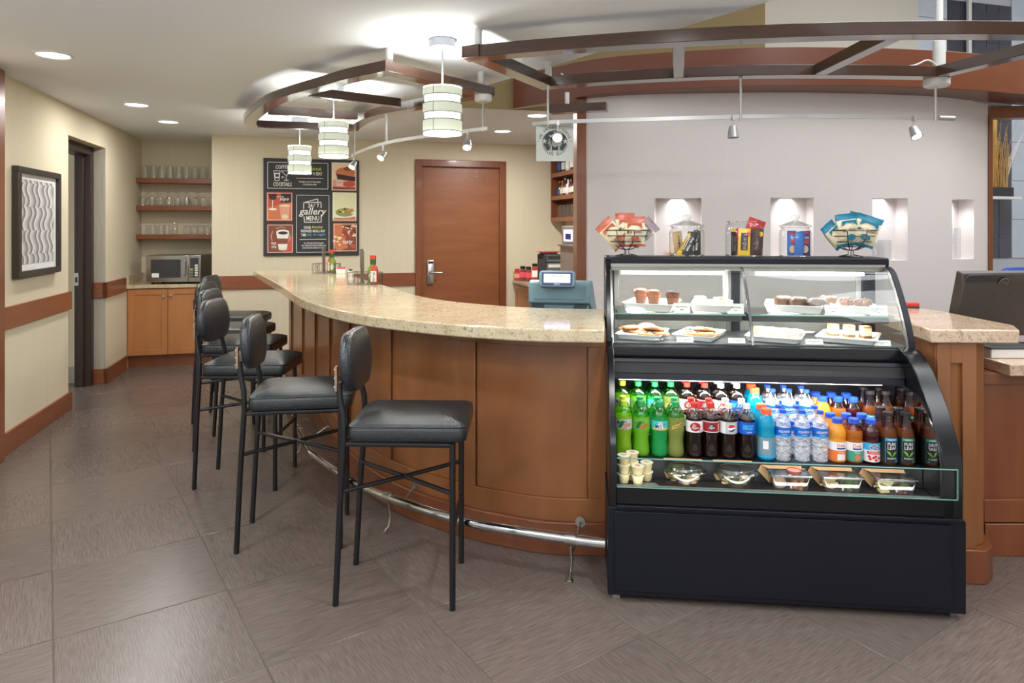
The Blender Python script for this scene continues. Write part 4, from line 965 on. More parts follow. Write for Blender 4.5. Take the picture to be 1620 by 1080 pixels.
def mk_sauce(m):
    t = thing('sauce_bottle', None, 'bottle'); b = MB(); b.lathe([(.020, 0), (.023, .004), (.023, .075), (.018, .092), (.010, .104), (.009, .13)], 14); b.build('bottle', m, t)
    b = MB(); b.lathe([(.0105, .108), (.0105, .138)], 12); b.build('neck_foil', 'neck_green', t); b = MB(); b.lathe([(.0115, .137), (.0115, .158), (.009, .160)], 12); b.build('cap', 'cap_red', t)
    b = MB(); n_ = 5; A0 = -pi/2-.75; V = []
    for k in range(n_+1):
        a_ = A0+1.5*k/n_; hgt = (.030 if m == 'sauce_red' else .028*(1-abs(k/n_-.5)*2)); V += [(.0236*cos(a_), .0236*sin(a_), .042-hgt), (.0236*cos(a_), .0236*sin(a_), .0425+hgt)]
    b.add(V, [(2*k, 2*k+2, 2*k+3, 2*k+1) for k in range(n_)]); b.build('label', 'paper', t); return t
for (x, y, z, m_, lb) in ((-1.705, 6.49, 1.0955, 'sauce_green', 'green pepper sauce bottle in the far condiment basket'), (-1.735, 6.535, 1.0955, 'sauce_red', 'red capped sauce bottle behind the green sauce bottle'), (-1.055, 5.225, 1.0955, 'sauce_red', 'red pepper sauce bottle with white label in the nearer basket'), (-1.085, 5.29, 1.0955, 'sauce_green', 'sauce bottle behind the red pepper sauce in the nearer basket')):
    t = mk_sauce(m_); t.location = (x, y, z); t['label'] = lb; t['group'] = 'hot sauce bottles on the bar'; t.scale = (1.35, 1.35, 1.35)
# sachets by the far basket
for k, (x, y, lb) in enumerate(((-1.615, 6.45, 'white sugar packets in a box between the two baskets'), (-1.46, 6.18, 'small white packet holder with green corner between the baskets'))):
    b = MB(); b.bb(-.04 if k == 0 else -.02, .04 if k == 0 else .02, -.025, .025, 0, .045); o = b.build('packet_box', 'paper', loc=(x, y, 1.0885), bevel=.003); tag(o, lb, 'packets')
    if k == 0: b = MB(); b.bb(-.035, .035, -.02, .02, .0451, .062); b.build('packet', 'label_pink', o)
    else: b = MB(); b.bb(-.012, .012, -.02, .02, .0451, .06); b.build('packet', 'neck_green', o)

# till with customer display, behind the bar
M('till_blue', (104, 134, 144), .38); M('till_dark', (54, 66, 74), .4)
pos = thing('till', 'blue grey till seen from behind with lit customer display', 'till', (.285, 4.06, .8805), radians(-9))
b = MB(); V = [(-.135, .0), (-.175, .215), (-.175, .315), (.185, .315), (.185, .225), (.235, .0)]
T = Matrix.Translation((0, 0, 0)) @ Matrix.Rotation(pi/2, 4, 'X')
b.prism([(-.11, 0), (-.165, .20), (.175, .20), (.155, 0)], -.22, .06, T=T); b.build('stand', 'till_blue', pos, bevel=.008)
b = MB(); b.add([(-.178, -.085, .205), (.180, -.085, .205), (.180, -.075, .325), (-.178, -.075, .325), (-.19, .26, .03), (.225, .26, .03), (.195, -.02, .335), (-.178, -.02, .335)], [(0, 1, 2, 3), (3, 2, 6, 7), (7, 6, 5, 4), (0, 4, 5, 1), (1, 5, 6, 2), (0, 3, 7, 4)]); b.build('screen_back', 'till_blue', pos, bevel=.008)
for s_ in (-1, 1):
    b = MB(); b.prism([(s_*.165, .195), (s_*.09, .195), (s_*.075, .14), (s_*.06, .02), (s_*.12, .02)], .0605, .066, T=T); b.build('vent_recess', 'till_dark', pos)
b = MB(); b.bb(-.145, .150, -.0885, -.085, .225, .30); b.build('back_cover', 'till_blue', pos, bevel=.003)
b = MB(); b.lathe([(.012, .30), (.012, .345)], 10, (-.005, -.09, 0)); b.build('display_arm', 'till_dark', pos)
b = MB(); T2 = Matrix.Translation((-.005, -.115, .345)) @ Matrix.Rotation(radians(80), 4, 'X'); b.rloft([(-.02, .006), (-.012, 0), (.012, 0), (.02, .006)], .105, .048, .02, T=T2); cd_ = b.build('customer_display', 'till_blue', pos)
b = MB(); b.rloft([(.0202, 0), (.022, .001)], .088, .037, .004, T=T2); b.build('screen_border', 'screen_navy', cd_)
b = MB(); P_ = lambda x, y: tuple(T2 @ Vector((x, y, .0233))); b.add([tuple(T2 @ Vector(p)) for p in ((-.076, -.022, .0227), (.076, -.022, .0227), (.076, .029, .0227), (-.076, .029, .0227))], [(0, 1, 2, 3)]); b.text('Welcome', 0, .018, .011, P_, 1, .06); b.text('EPSON', 0, -.030, .007, P_, 2, .034); b.build('screen', ['screen_lilac', 'screen_navy', 'print_white'], cd_)

# hanging sign with round emblem
sg = thing('hanging_sign', 'square silver sign with round dark emblem hanging under the track', 'sign', (.268, 4.27, 2.052), radians(3))
M('sign_silver', (176, 178, 172), .4, .4); M('sign_ink', (46, 60, 58), .5)
b = MB(); b.bb(-.117, .117, -.003, .003, -.113, .113); b.build('plate', 'sign_silver', sg)
b = MB(); PS = lambda l: (lambda x, y: (x, -.0032-.0002*l, y)); R = .080
def star(cx, cy, r, l, m, n=5):
    b.add([PS(l)(cx+(r if k % 2 == 0 else r*.42)*sin(pi*k/n), cy+(r if k % 2 == 0 else r*.42)*cos(pi*k/n)) for k in range(2*n)]+[PS(l)(cx, cy)], [(k, (k+1) % (2*n), 2*n) for k in range(2*n)], m)
b.flat([(R*cos(a_), R*sin(a_)) for a_ in [pi*.02+pi*.96*k/24 for k in range(25)]]+[(-.05, -.045), (.05, -.045)], PS(1), 0)
for s_ in (-1, 1):                                                  # wavy bars round the lower half
    for k in range(9):
        a0 = -pi/2+s_*(.18+.15*k); dd = .032
        b.flat([(R*cos(a0-dd), R*sin(a0-dd)), (R*cos(a0+dd), R*sin(a0+dd)), (R*.62*cos(a0+.05*s_+dd), R*.62*sin(a0+.05*s_+dd)), (R*.62*cos(a0+.05*s_-dd), R*.62*sin(a0+.05*s_-dd))], PS(1.5), 0)
    b.flat([(s_*.034, .03), (s_*.045, .0), (s_*.03, -.03), (s_*.046, -.055), (s_*.022, -.06), (s_*.018, -.01)], PS(2), 1)      # hair
    for k in range(3): b.flat([(s_*(.020+.008*k), .02), (s_*(.0225+.008*k), .02), (s_*(.030+.006*k), -.05), (s_*(.027+.006*k), -.05)], PS(3), 0)
    star(s_*.066, .012, .020, 2, 1)
b.flat([(-.030, .036), (-.040, .052), (-.024, .047), (-.013, .058), (0, .049), (.013, .058), (.024, .047), (.040, .052), (.030, .036)], PS(2), 1); star(0, .066, .013, 2, 1)
b.flat([(.021*cos(a_), .004+.03*sin(a_)) for a_ in [2*pi*k/16 for k in range(16)]], PS(2.5), 1)
for s_ in (-1, 1): b.flat([(s_*.004, .008), (s_*.013, .009), (s_*.013, .011), (s_*.004, .0105)], PS(4), 0)
b.flat([(-.006, -.010), (.006, -.010), (0, -.013)], PS(4), 0)
n_ = len(ARC)
for k, ch in enumerate(ARC):
    if ch == ' ': continue
    a_ = radians(158)-radians(136)*k/(n_-1); b.text(ch, .099*cos(a_), .099*sin(a_), .016, PS(1), 0, None, a_-pi/2)
for s_ in (-1, 1): b.flat([(s_*.103+.003*cos(2*pi*k/8), .012+.003*sin(2*pi*k/8)) for k in range(8)], PS(1), 0)
b.build('emblem', ['sign_ink', 'sign_silver'], sg, normals=False)
for x in (-.09, .09): b = MB(); b.tube([(x, 0, .112), (x, 0, .118)], .004, 6); b.build('hanger', 'silver_paint', sg)

# ================================================================== VASES IN THE NICHES
def vase_at(i, t, dp, z, w_, h_, name, lb, m='ware_glass'):
    x, y = niche_pt(i, t, dp); t_ = niche_pt(i, t+.05, dp); an = atan2(t_[1]-y, t_[0]-x)
    b = MB(); b.rloft([(0, .01), (.004, 0), (h_-.01, 0), (h_, .006)], w_, .045, .02, c=(0, 0, 0)); o = b.build(name, m, loc=(x, y, z), rz=an); tag(o, lb, 'vase', 'glass vases in the wall niches'); return o
M('vase_white', (236, 240, 238), .12, coat=.5); M('vase_peach', (226, 196, 176), .2, coat=.4)
vase_at(2, .36, .06, NZ0+.0005, .075, .155, 'glass_vase', 'squat rounded glass vase in the niche behind the blue crisps', 'pet_clear'); vase_at(3, .30, .06, NZ0+.0005, .055, .25, 'glass_vase', 'tall rounded glass vase in the rightmost niche', 'pet_clear')
x, y = niche_pt(0, .42, .07); b = MB(); b.lathe([(.03, 0), (.06, .02), (.07, .06), (.05, .1), (.03, .12)], 18); o = b.build('glass_vase', 'vase_peach', loc=(x, y, NZ0+.0005)); tag(o, 'round peach vase in the niche behind the first candy jar', 'vase', 'glass vases in the wall niches')

# ================================================================== RIGHT: return counter, desk, monitor
mb = MB(); mb.prism([(1.795, 2.923), (2.16, 2.905), (2.245, 3.05), (2.245, 3.56), (2.20, 3.80), (1.93, 3.80)], 1.03, 1.088); o = mb.build('end_worktop', 'granite_pink', bevel=.006); tag(o, 'pinkish granite worktop right of the drinks case', 'worktop')
eb = thing('end_counter', 'narrow wooden counter base right of the drinks case', 'counter')
b = MB(); b.prism([(1.835, 2.958), (1.998, 2.95), (2.06, 2.98), (2.17, 3.25), (2.17, 3.75), (1.97, 3.75)], .145, 1.029); b.build('body', 'bar_wood', eb, bevel=.003)
b = MB(); b.prism([(1.815, 2.928), (2.022, 2.912), (2.085, 2.96), (2.19, 3.23), (2.19, 3.76), (1.95, 3.76)], 0, .145); b.build('base', 'cherry', eb, bevel=.004)
ef = Vector((1.998-1.835, -.008, 0)).normalized()
for x0, x1, z0, z1 in ((0, .055, .145, 1.029), (.105, .163, .145, 1.029), (.055, .105, .94, 1.029), (.055, .105, .145, .25)):
    b = MB(); p0 = Vector((1.835, 2.958, 0))+ef*x0; p1 = Vector((1.835, 2.958, 0))+ef*x1; b.prism([(p0.x, p0.y-.0155), (p1.x, p1.y-.0155), (p1.x, p1.y-.001), (p0.x, p0.y-.001)], z0, z1); b.build('stile' if z1-z0 > .5 else 'rail', 'bar_wood', eb, bevel=.002)
dk = thing('reception_desk', 'lower wooden desk front at the right edge', 'desk')
b = MB(); b.bb(2.195, 3.6, 3.19, 3.36, .16, .848); b.build('body', 'cherry', dk); b = MB(); b.bb(2.195, 3.6, 3.165, 3.36, 0, .15); b.build('base', 'cherry', dk, bevel=.003)
b = MB(); b.bb(2.195, 3.6, 3.172, 3.189, .155, .26); b.build('rail', 'cherry', dk, bevel=.002); b = MB(); b.bb(2.195, 3.6, 3.176, 3.189, .795, .848); b.build('rail', 'cherry', dk, bevel=.002)
b = MB(); b.bb(2.262, 3.6, 3.10, 4.0, .849, .903); o = b.build('desk_worktop', 'granite_pink', bevel=.005); tag(o, 'lower pink granite desk top at the right edge', 'worktop')
for x in (2.3, 3.5): b = MB(); b.bb(x, x+.05, 3.9, 3.96, 0, .849); b.build('leg', 'cherry', dk)
for k, (x0, x1, lb) in enumerate(((2.275, 2.52, 'white ring binder lying on the low desk, left of two'), (2.545, 2.85, 'white ring binder lying on the low desk at the right edge'))):
    b = MB(); b.bb(x0, x1, 3.24, 3.42, .9035, .948); o = b.build('binder', 'white_plastic', bevel=.004); tag(o, lb, 'binder', 'binders on the desk'); b = MB(); b.bb(x0-.002, x1+.002, 3.235, 3.425, .9485, .953); b.build('cover', 'ink', o)
M('monitor_dark', (66, 58, 54), .45); M('monitor_edge', (64, 64, 66), .3, c2=(50, 50, 54), scale=20, stretch=(1, 1, 30))
mo = thing('monitor', 'back of a dark computer monitor on the desk at the right', 'monitor', (2.545, 3.60, .9035), radians(6))
T = Matrix.Translation((0, 0, .245)) @ Matrix.Rotation(radians(14), 4, 'X')
b = MB(); b.add([(-.25, -.0, -.20), (.25, -.0, -.20), (.25, .0, .16), (-.25, .0, .16), (-.235, -.05, -.19), (.235, -.05, -.19), (.235, -.05, .085), (-.235, -.05, .085), (-.235, -.03, .15), (.235, -.03, .15)], [(0, 1, 2, 3), (4, 5, 6, 7), (7, 6, 9, 8), (8, 9, 2, 3), (0, 4, 7, 8, 3), (1, 2, 9, 6, 5), (0, 1, 5, 4)], T=T); b.build('casing', 'monitor_dark', mo, bevel=.006)
b = MB(); b.rloft([(0, 0), (.004, .002)], .228, .042, .02, T=T @ Matrix.Translation((0, -.0405, .113)) @ Matrix.Rotation(pi/2-radians(-17.1), 4, 'X')); b.build('top_band', 'monitor_edge', mo)
TL = T @ Matrix.Translation((-.015, -.0475, .110)) @ Matrix.Rotation(pi/2+radians(17.1), 4, 'X')
b = MB(); b.lathe([(.026, .0), (.026, .003)], 20, T=TL, mi=0); b.tube([(.0245*cos(2*pi*k/20), .0245*sin(2*pi*k/20), .0035) for k in range(20)], .0016, 5, T=TL, closed=True, mi=1); b.text('DELL', 0, 0, .010, lambda x, y: tuple(TL @ Vector((x, y, .0036))), 1, .032); b.build('round_logo', ['monitor_dark', 'case_grey'], mo)
for x, z in ((-.06, .04), (.03, .04), (-.09, -.10), (.0, -.10)): b = MB(); b.sphere(tuple(T @ Vector((x, -.051, z))), .004, 8, 5); b.build('screw', 'ink', mo)
b = MB(); b.lathe([(.11, 0), (.11, .012), (.03, .02), (.028, .22)], 20, (0, .05, 0)); b.build('stand', 'monitor_dark', mo)
st = thing('stapler', 'small red and black stapler at the back of the granite end worktop', 'stapler', (2.165, 3.70, 1.0885), radians(-10))
b = MB(); b.bb(-.06, .06, -.014, .014, 0, .012); b.build('base', 'ink', st, bevel=.003); st.scale = (.62, .8, .75); b = MB(); b.rloft([(.012, .004), (.02, 0), (.036, .002), (.042, .008)], .062, .015, .012); b.build('top', 'cap_red', st)
M('chair_blue', (40, 74, 168), .7)
ch = thing('office_chair', 'blue backed office chair behind the monitor', 'chair', (3.05, 4.42, 0), radians(200))
b = MB(); b.rloft([(.44, .03), (.46, 0), (.50, 0), (.53, .04)], .24, .24, .08); b.build('seat', 'chair_blue', ch)
b = MB(); b.rloft([(-.04, .05), (-.02, 0), (.02, 0), (.05, .04)], .22, .33, .12, T=Matrix.Translation((0, .24, .95)) @ Matrix.Rotation(pi/2, 4, 'X')); b.build('backrest', 'chair_blue', ch)
b = MB(); b.lathe([(.03, .1), (.03, .45)], 12); b.build('post', 'ink', ch); b = MB(); b.tube([(0, .22, .50), (0, .30, .60), (0, .27, .80)], .02, 8); b.build('back_bar', 'ink', ch)
for k in range(5):
    b = MB(); a_ = 2*pi*k/5; b.tube([(0, 0, .10), (.28*cos(a_), .28*sin(a_), .065)], .02, 8); lg = b.build('leg', 'ink', ch); b = MB(); b.sphere((.28*cos(a_), .28*sin(a_), .03), .03, 10, 6); b.build('caster', 'ink', lg)
# dried grass in front of a gold panel in the lobby
M('gold_panel', (232, 186, 92), .4, .3, c2=(170, 126, 50), scale=5, stretch=(6, 6, 1)); M('dry_grass', (206, 160, 84), .7)
gx = TW0+td*.98-tn*.02
gp = MB(); gp.bb(-.17, .10, 0, .02, 1.95, 2.80); o = gp.build('gold_panel', 'gold_panel', loc=(gx.x, gx.y, 0), rz=TH, bevel=.004); tag(o, 'gold wall panel on the dark tiles of the lobby', 'panel')
pl_ = thing('dried_grass', 'dried grasses in a dark planter on a white ledge in front of the gold panel', 'plant', (gx.x-.0, gx.y-.14, 1.86), TH)
b = MB(); b.bb(-.19, .22, -.08, .10, -.03, 0); b.build('ledge', 'white_plastic', pl_); b = MB(); b.bb(-.17, .13, -.06, .06, .0005, .10); b.build('planter', 'ink', pl_)
b = MB()
for k in range(60):
    x = random.uniform(-.14, .10); y = random.uniform(-.04, .04); h_ = random.uniform(.3, .75); dx = random.uniform(-.06, .12); b.tube([(x, y, .09), (x+dx*.3, y, .1+h_*.6), (x+dx, y+random.uniform(-.03, .03), .1+h_)], [.004, .003, .0015], 4)
o = b.build('stems', 'dry_grass', pl_); o['kind'] = 'stuff'
b = MB()
for k in range(4): b.tube([(.08, 0, .1), (.12+.02*k, 0, .4), (.2+.05*k, -.02, .55+.07*k)], [.005, .004, .002], 4)
b.build('white_twig', 'white_plastic', pl_)
# ================================================================== REFRIGERATED DISPLAY CASE
CR = radians(-6.05); CP = Vector((.391, 2.785, 0)); CM = Matrix.Translation(CP) @ Matrix.Rotation(CR, 4, 'Z')
def cw(w, d, z=0): p = CM @ Vector((w, d, z)); return (p.x, p.y, p.z)
def w_at(u, d):                                             # width position seen at a given picture column, d deep in the case
    k = (u-810)/1080; c_, s_ = cos(CR), -sin(CR)
    return (k*(CP.y+c_*d)-CP.x-s_*d)/(c_+s_*k)
case = thing('display_case', 'black curved glass refrigerated case of pastries and drinks', 'display case', tuple(CP), CR)
CWD, MIR = 1.376, 1.285
b = MB(); b.bb(0, CWD, .004, .85, .025, .385); b.build('lower_body', 'case_black', case, bevel=.004)
b = MB(); b.bb(.028, 1.318, -.006, .004, .05, .372); b.build('kick_panel', 'case_black', case, bevel=.002)
for w_ in (.02, 1.33):
    for d_ in (.03, .8): b = MB(); b.bb(w_, w_+.03, d_, d_+.03, 0, .026); b.build('foot', 'steel', case)
PR = [(.0, .386), (.0, .60), (.012, .65), (.047, .705), (.10, .785), (.158, .852), (.215, .912), (.288, .965), (.36, .99)]
TOPP = [(.384, .998), (.431, 1.098), (.49, 1.195), (.556, 1.288), (.60, 1.335), (.655, 1.378)]
LOW = PR+[(.85, .99), (.85, .386)]
b = MB(); b.extrude_x(PR+TOPP+[(.85, 1.378), (.85, .386)], .008, .036); b.build('side_panel', 'case_black_gloss', case, bevel=.003)
b = MB(); b.extrude_x(LOW, MIR+.003, 1.362); b.build('side_panel', 'case_black_gloss', case, bevel=.003)
# mirrored liner with a rounded front top corner
ML = [(.014, .458), (.014, .60), (.030, .66), (.072, .725), (.13, .785), (.20, .825), (.26, .836), (.60, .836), (.60, .458)]
b = MB(); b.extrude_x(ML, MIR, MIR+.0028); b.build('mirror_liner', 'mirror', case)
b = MB(); b.bb(.036, MIR, .60, .85, .386, .99); b.build('inner_back', 'deck_black', case)
b = MB(); b.bb(.036, MIR, .006, .60, .386, .453); b.build('lower_deck', 'deck_black', case, bevel=.003)
b = MB(); b.bb(.037, MIR-.001, .150, .34, .4535, .540); b.build('bottle_step', 'deck_black', case, bevel=.003)
b = MB(); b.bb(.037, MIR-.001, .34, .60, .4535, .585); b.build('bottle_step', 'deck_black', case, bevel=.003)
b = MB(); b.bb(.037, MIR-.001, .028, .046, .4535, .463); b.build('price_rail', 'case_grey', case)
for u in (1012, 1183, 1272, 1345, 1425): w_ = w_at(u, .03); b = MB(); b.bb(w_-.005, w_+.005, .0265, .0285, .456, .462); b.build('clip', 'white_plastic', case)
w_ = w_at(1489, .03); b = MB(); b.bb(1.20, 1.27, .0265, .0285, .455, .462); b.build('price_strip', 'paper', case)
b = MB(); b.prism([(.115, .060), (.215, .060), (.200, .095), (.130, .095)], .4545, .4565); b.build('rail_label', 'case_grey', case)
# black lip under the glass and the low front glass
b = MB(); b.bb(.036, MIR+.045, -.0, .0055, .40, .470); b.build('front_lip', 'case_black_gloss', case, bevel=.002)
b = MB(); b.bb(.036, 1.362, -.012, -.0005, .386, .398); b.build('front_trim', 'case_black', case, bevel=.002)
b = MB(); b.bb(.037, 1.336, -.012, -.006, .474, .588); fg = b.build('front_glass', 'pane_glass', case)
b = MB(); b.bb(.037, 1.336, -.0124, -.0056, .588, .5905); b.bb(1.336, 1.3385, -.0124, -.0056, .474, .5905); b.bb(.037, 1.336, -.0124, -.0056, .4715, .474); b.build('glass_edge', 'glass_edge', fg)
# upper module floor with vent grille
b = MB(); b.extrude_x([(.372, .985), (.362, .945), (.366, .930), (.60, .930), (.60, .985)], .036, 1.348); b.build('front_rail', 'case_black_gloss', case, bevel=.002)
b = MB(); b.extrude_x([(.350, .928), (.340, .912), (.60, .912), (.60, .928)], .036, MIR+.02); b.build('front_rail', 'case_black', case, bevel=.002)
b = MB(); b.extrude_x([(.335, .911), (.318, .868), (.60, .868), (.60, .911)], .036, MIR+.01); gr_ = b.build('air_grille', 'grille_black', case)
b = MB()
for k in range(150): x = .045+k*.00825; b.add([(x, .3345, .908), (x+.003, .3345, .908), (x+.003, .3178, .870), (x, .3178, .870)], [(0, 1, 2, 3)])
o = b.build('slot', 'deck_black', gr_); o['kind'] = 'stuff'
b = MB(); b.extrude_x([(.314, .867), (.306, .840), (.34, .836), (.60, .836), (.60, .867)], .036, MIR+.001); b.build('lower_lip', 'case_black', case, bevel=.002)
b = MB(); b.bb(.06, MIR-.09, .318, .328, .8362, .8395); b.build('strip_light', 'tube_white', case)
def case_light(name, w_, d_, z, lx, ly, power, tilt=0):
    p = cw(w_, d_, z); area_light(name, p, lx, power, (1, .97, .92), (tilt, 0, CR), ly)
case_light('case_lamp_and_fill', .66, .300, .834, 1.15, .03, 4.0, radians(30))
case_light('case_lamp_and_fill', .66, .022, .468, 1.2, .015, .3, radians(155))   # added fill behind the front lip, turned up and back onto bottle fronts
M('deck_grey', (84, 86, 88), .35)
b = MB(); b.bb(.037, 1.348, .40, .84, .9855, .992); b.build('upper_deck', 'deck_grey', case)
# upper glass module
b = MB(); b.bb(.008, 1.362, .640, .85, 1.335, 1.378); b.build('top_cap', 'case_black', case, bevel=.008)
b = MB(); b.bb(.030, 1.34, .632, .6395, 1.312, 1.345); b.build('top_trim', 'steel', case)
for x0, x1 in ((.04, .70), (.70, 1.345)): b = MB(); b.bb(x0+.05, x1-.09, .665, .69, 1.290, 1.306); b.build('tube_light', 'tube_white', case)
case_light('case_lamp_and_fill', .36, .68, 1.286, .5, .03, 3.6); case_light('case_lamp_and_fill', 1.02, .68, 1.286, .5, .03, 3.6)
GP = [(.386, .990), (.397, 1.03), (.425, 1.095), (.485, 1.195), (.55, 1.285), (.59, 1.322), (.64, 1.338)]
GP2 = spline(GP, 4)
def glass_strip(x0, x1, name, m='pane_glass', th=.005, pts=GP2):
    b = MB(); P = pts; Q = [(y+th, z-.001) for y, z in P]; b.extrude_x(P+list(reversed(Q)), x0, x1); return b.build(name, m, case)
WM = .665
glass_strip(.038, WM-.003, 'front_pane'); glass_strip(WM+.003, 1.345, 'front_pane')
glass_strip(WM-.006, WM+.006, 'mullion', 'chrome', .012)
glass_strip(1.337, 1.362, 'corner_frame', 'case_black', .014, [(y-.004, z) for y, z in GP2]); glass_strip(.030, .040, 'corner_frame', 'steel', .008)
glass_strip(1.326, 1.336, 'edge_trim', 'steel', .010)
b = MB(); b.extrude_x([(y+.012, z) for y, z in GP2]+[(.83, 1.335), (.83, .992)], 1.343, 1.348); b.build('side_pane', 'pane_glass', case)
# back: sliding doors
for x0, x1 in ((.06, .66), (.70, 1.30)):
    b = MB(); y0, y1 = .812, .826
    b.bb(x0, x0+.025, y0, y1, .993, 1.334); b.bb(x1-.025, x1, y0, y1, .993, 1.334); b.bb(x0+.025, x1-.025, y0, y1, .993, 1.055); b.bb(x0+.025, x1-.025, y0, y1, 1.30, 1.334); o = b.build('sliding_door', 'case_grey', case, bevel=.002)
    b = MB(); b.bb(x0+.025, x1-.025, y0+.004, y0+.008, 1.055, 1.30); b.build('pane', 'pane_glass', o)
b = MB(); b.bb(.036, .06, .80, .85, .992, 1.335); b.bb(.66, .70, .80, .85, .992, 1.335); b.bb(1.30, 1.362, .80, .85, .992, 1.335); b.build('back_post', 'case_black', case, bevel=.002)
# inner shelves
for x0, x1 in ((.045, .655), (.675, 1.31)):
    b = MB(); b.bb(x0, x1, .47, .79, 1.1135, 1.1195); sh = b.build('glass_shelf', 'pane_glass', case); b = MB(); b.bb(x0, x1, .4675, .4699, 1.1135, 1.1195); b.build('glass_edge', 'glass_edge', sh)
    b = MB(); b.bb(x0+.01, x1-.015, .485, .505, 1.083, 1.113); b.build('shelf_bar', 'bar_grey', case, bevel=.002)
    b = MB(); b.bb(x0+.06, x1-.10, .515, .53, 1.1, 1.1125); b.build('tube_light', 'tube_white', case)
    for x in (x0+.02, x1-.03): b = MB(); b.extrude_x([(.505, 1.083), (.79, 1.05), (.79, 1.10), (.505, 1.112)], x, x+.006); b.build('shelf_bracket', 'case_black', case)
    case_light('case_lamp_and_fill', (x0+x1)/2-.03, .53, 1.095, .5, .02, 1.7)
b = MB(); b.lathe([(.012, 1.12), (.012, 1.31), (.03, 1.312), (.03, 1.318)], 12, (.60, .66, 0)); b.build('lamp_post', 'white_plastic', case)

# ------------------------------------------------ trays, tags and pastries (placed in case coordinates)
def in_case(o, w, d, z, rz=0): o.location = cw(w, d, z); o.rotation_euler = (0, 0, CR+rz); return o
def mk_tray():
    b = MB(); n = 6
    b.rloft([(.0, .02), (.004, .012), (.022, .004), (.026, 0), (.028, .002), (.026, .008), (.019, .014), (.018, .020)], .1, .145, .02, n=4); return tag(b.build('serving_tray', 'white_china'), None, 'tray')
tray = Stock(mk_tray)
def put_tray(w, d, z, rz, lb, sc=(1, 1, 1)): o = tray((0, 0, 0), 0, lb, 'white trays in the pastry case', sc); in_case(o, w, d, z, rz); return o
UZ, LZ = 1.1199, .9925
put_tray(w_at(1032, .61), .622, UZ, -.30, 'white tray of muffins on the upper left shelf', (1.25, .95, 1.5)); put_tray(w_at(1128, .60), .622, UZ, -.22, 'white tray of white squares on the upper left shelf', (.98, .95, 1.4))
put_tray(w_at(1256, .61), .622, UZ, -.28, 'white tray of bundt cakes on the upper right shelf', (1.3, .95, 1.5)); put_tray(w_at(1350, .60), .622, UZ, -.20, 'white tray of nut clusters on the upper right shelf', (.98, .95, 1.5))
put_tray(.19, .575, LZ, -.28, 'white tray of frosted cookies on the lower left deck', (1.1, .98, 1)); put_tray(.46, .575, LZ, -.42, 'white tray of chocolate chip cookies on the lower left deck', (1.0, .98, 1))
put_tray(w_at(1229, .545), .565, LZ, -.38, 'white tray of pale squares on the lower right deck', (1.25, 1.0, 1)); put_tray(w_at(1345, .545), .565, LZ, -.45, 'white tray of cheesecake slices on the lower right deck', (1.3, 1.0, 1))
def mk_tag(lines):
    t = thing('name_card', None, 'card'); b = MB(); T = Matrix.Rotation(radians(-14), 4, 'X'); b.bb(-.038, .038, -.0006, .0006, 0, .048, T=T); b.bb(-.038, .038, 0, .020, 0, .001); b.build('card', 'paper', t)
    b = MB(); b.text(lines, 0, .030, .006, lambda x, y: tuple(T @ Vector((x, -.0009, y))), 0, .05); b.bb(-.008, .008, -.0012, -.0007, .016, .0185, T=T); b.build('lettering', 'ink', t, normals=False); return t
for u, d, z, s, lb in ((1079, .478, UZ, 'MUFFINS', 'white name card before the muffins'), (1164, .478, UZ, 'LEMON BARS', 'white name card before the white squares on the upper shelf'), (1319, .478, UZ, 'BUNDT CAKES', 'white name card before the bundt cakes'), (1391, .478, UZ, 'NUT CLUSTERS', 'white name card before the nut clusters'),
                    (1084, .415, LZ, 'COOKIES', 'white name card before the frosted cookies'), (1166, .415, LZ, 'COOKIES', 'white name card before the chocolate chip cookies'), (1289, .415, LZ, 'LEMON BARS', 'white name card before the pale squares on the lower deck'), (1396, .415, LZ, 'CHEESECAKE', 'white name card before the cheesecake slices')):
    t = mk_tag(s); in_case(t, w_at(u, d), d, z+.0005); t['label'] = lb; t['group'] = 'name cards in the pastry case'
    if z == LZ: t.scale = (1, 1, .5)
# muffins in tulip papers
M('muffin_top', (206, 120, 84), .8, c2=(170, 84, 56), scale=60, bump=.5); M('tulip_paper', (140, 96, 76), .8); M('choc_top', (120, 80, 60), .8, c2=(90, 56, 42), scale=60, bump=.5)
def mk_muffin(m):
    t = thing('muffin', None, 'muffin'); b = MB(); n = 16; V = []
    for r, z in ((.024, 0), (.028, .025), (.033, .045)): V += [(r*cos(2*pi*k/n), r*sin(2*pi*k/n), z) for k in range(n)]
    V += [(.036*(1+.08*(k % 4 == 0))*cos(2*pi*k/n), .036*sin(2*pi*k/n), .050+(.022 if k % 4 == 0 else .004 if k % 2 else .010)) for k in range(n)]
    b.add(V, [(i*n+k, i*n+(k+1) % n, (i+1)*n+(k+1) % n, (i+1)*n+k) for i in range(3) for k in range(n)]+[tuple(range(n-1, -1, -1))]); b.build('paper_cup', 'tulip_paper', t)
    b = MB(); b.lathe([(.0325, .040), (.034, .052), (.028, .066), (.014, .072), (.003, .073)], 14); b.build('top', m, t); return t
for u, d, m_, lb in ((1014, .66, 'muffin_top', 'golden muffin in brown paper, left of three'), (1034, .60, 'muffin_top', 'golden muffin in brown paper, middle of three'), (1064, .545, 'choc_top', 'darker muffin in brown paper, right of three')):
    t = mk_muffin(m_); in_case(t, w_at(u, d), d, UZ+.0278, 1.0); t['label'] = lb; t['group'] = 'muffins in the case'
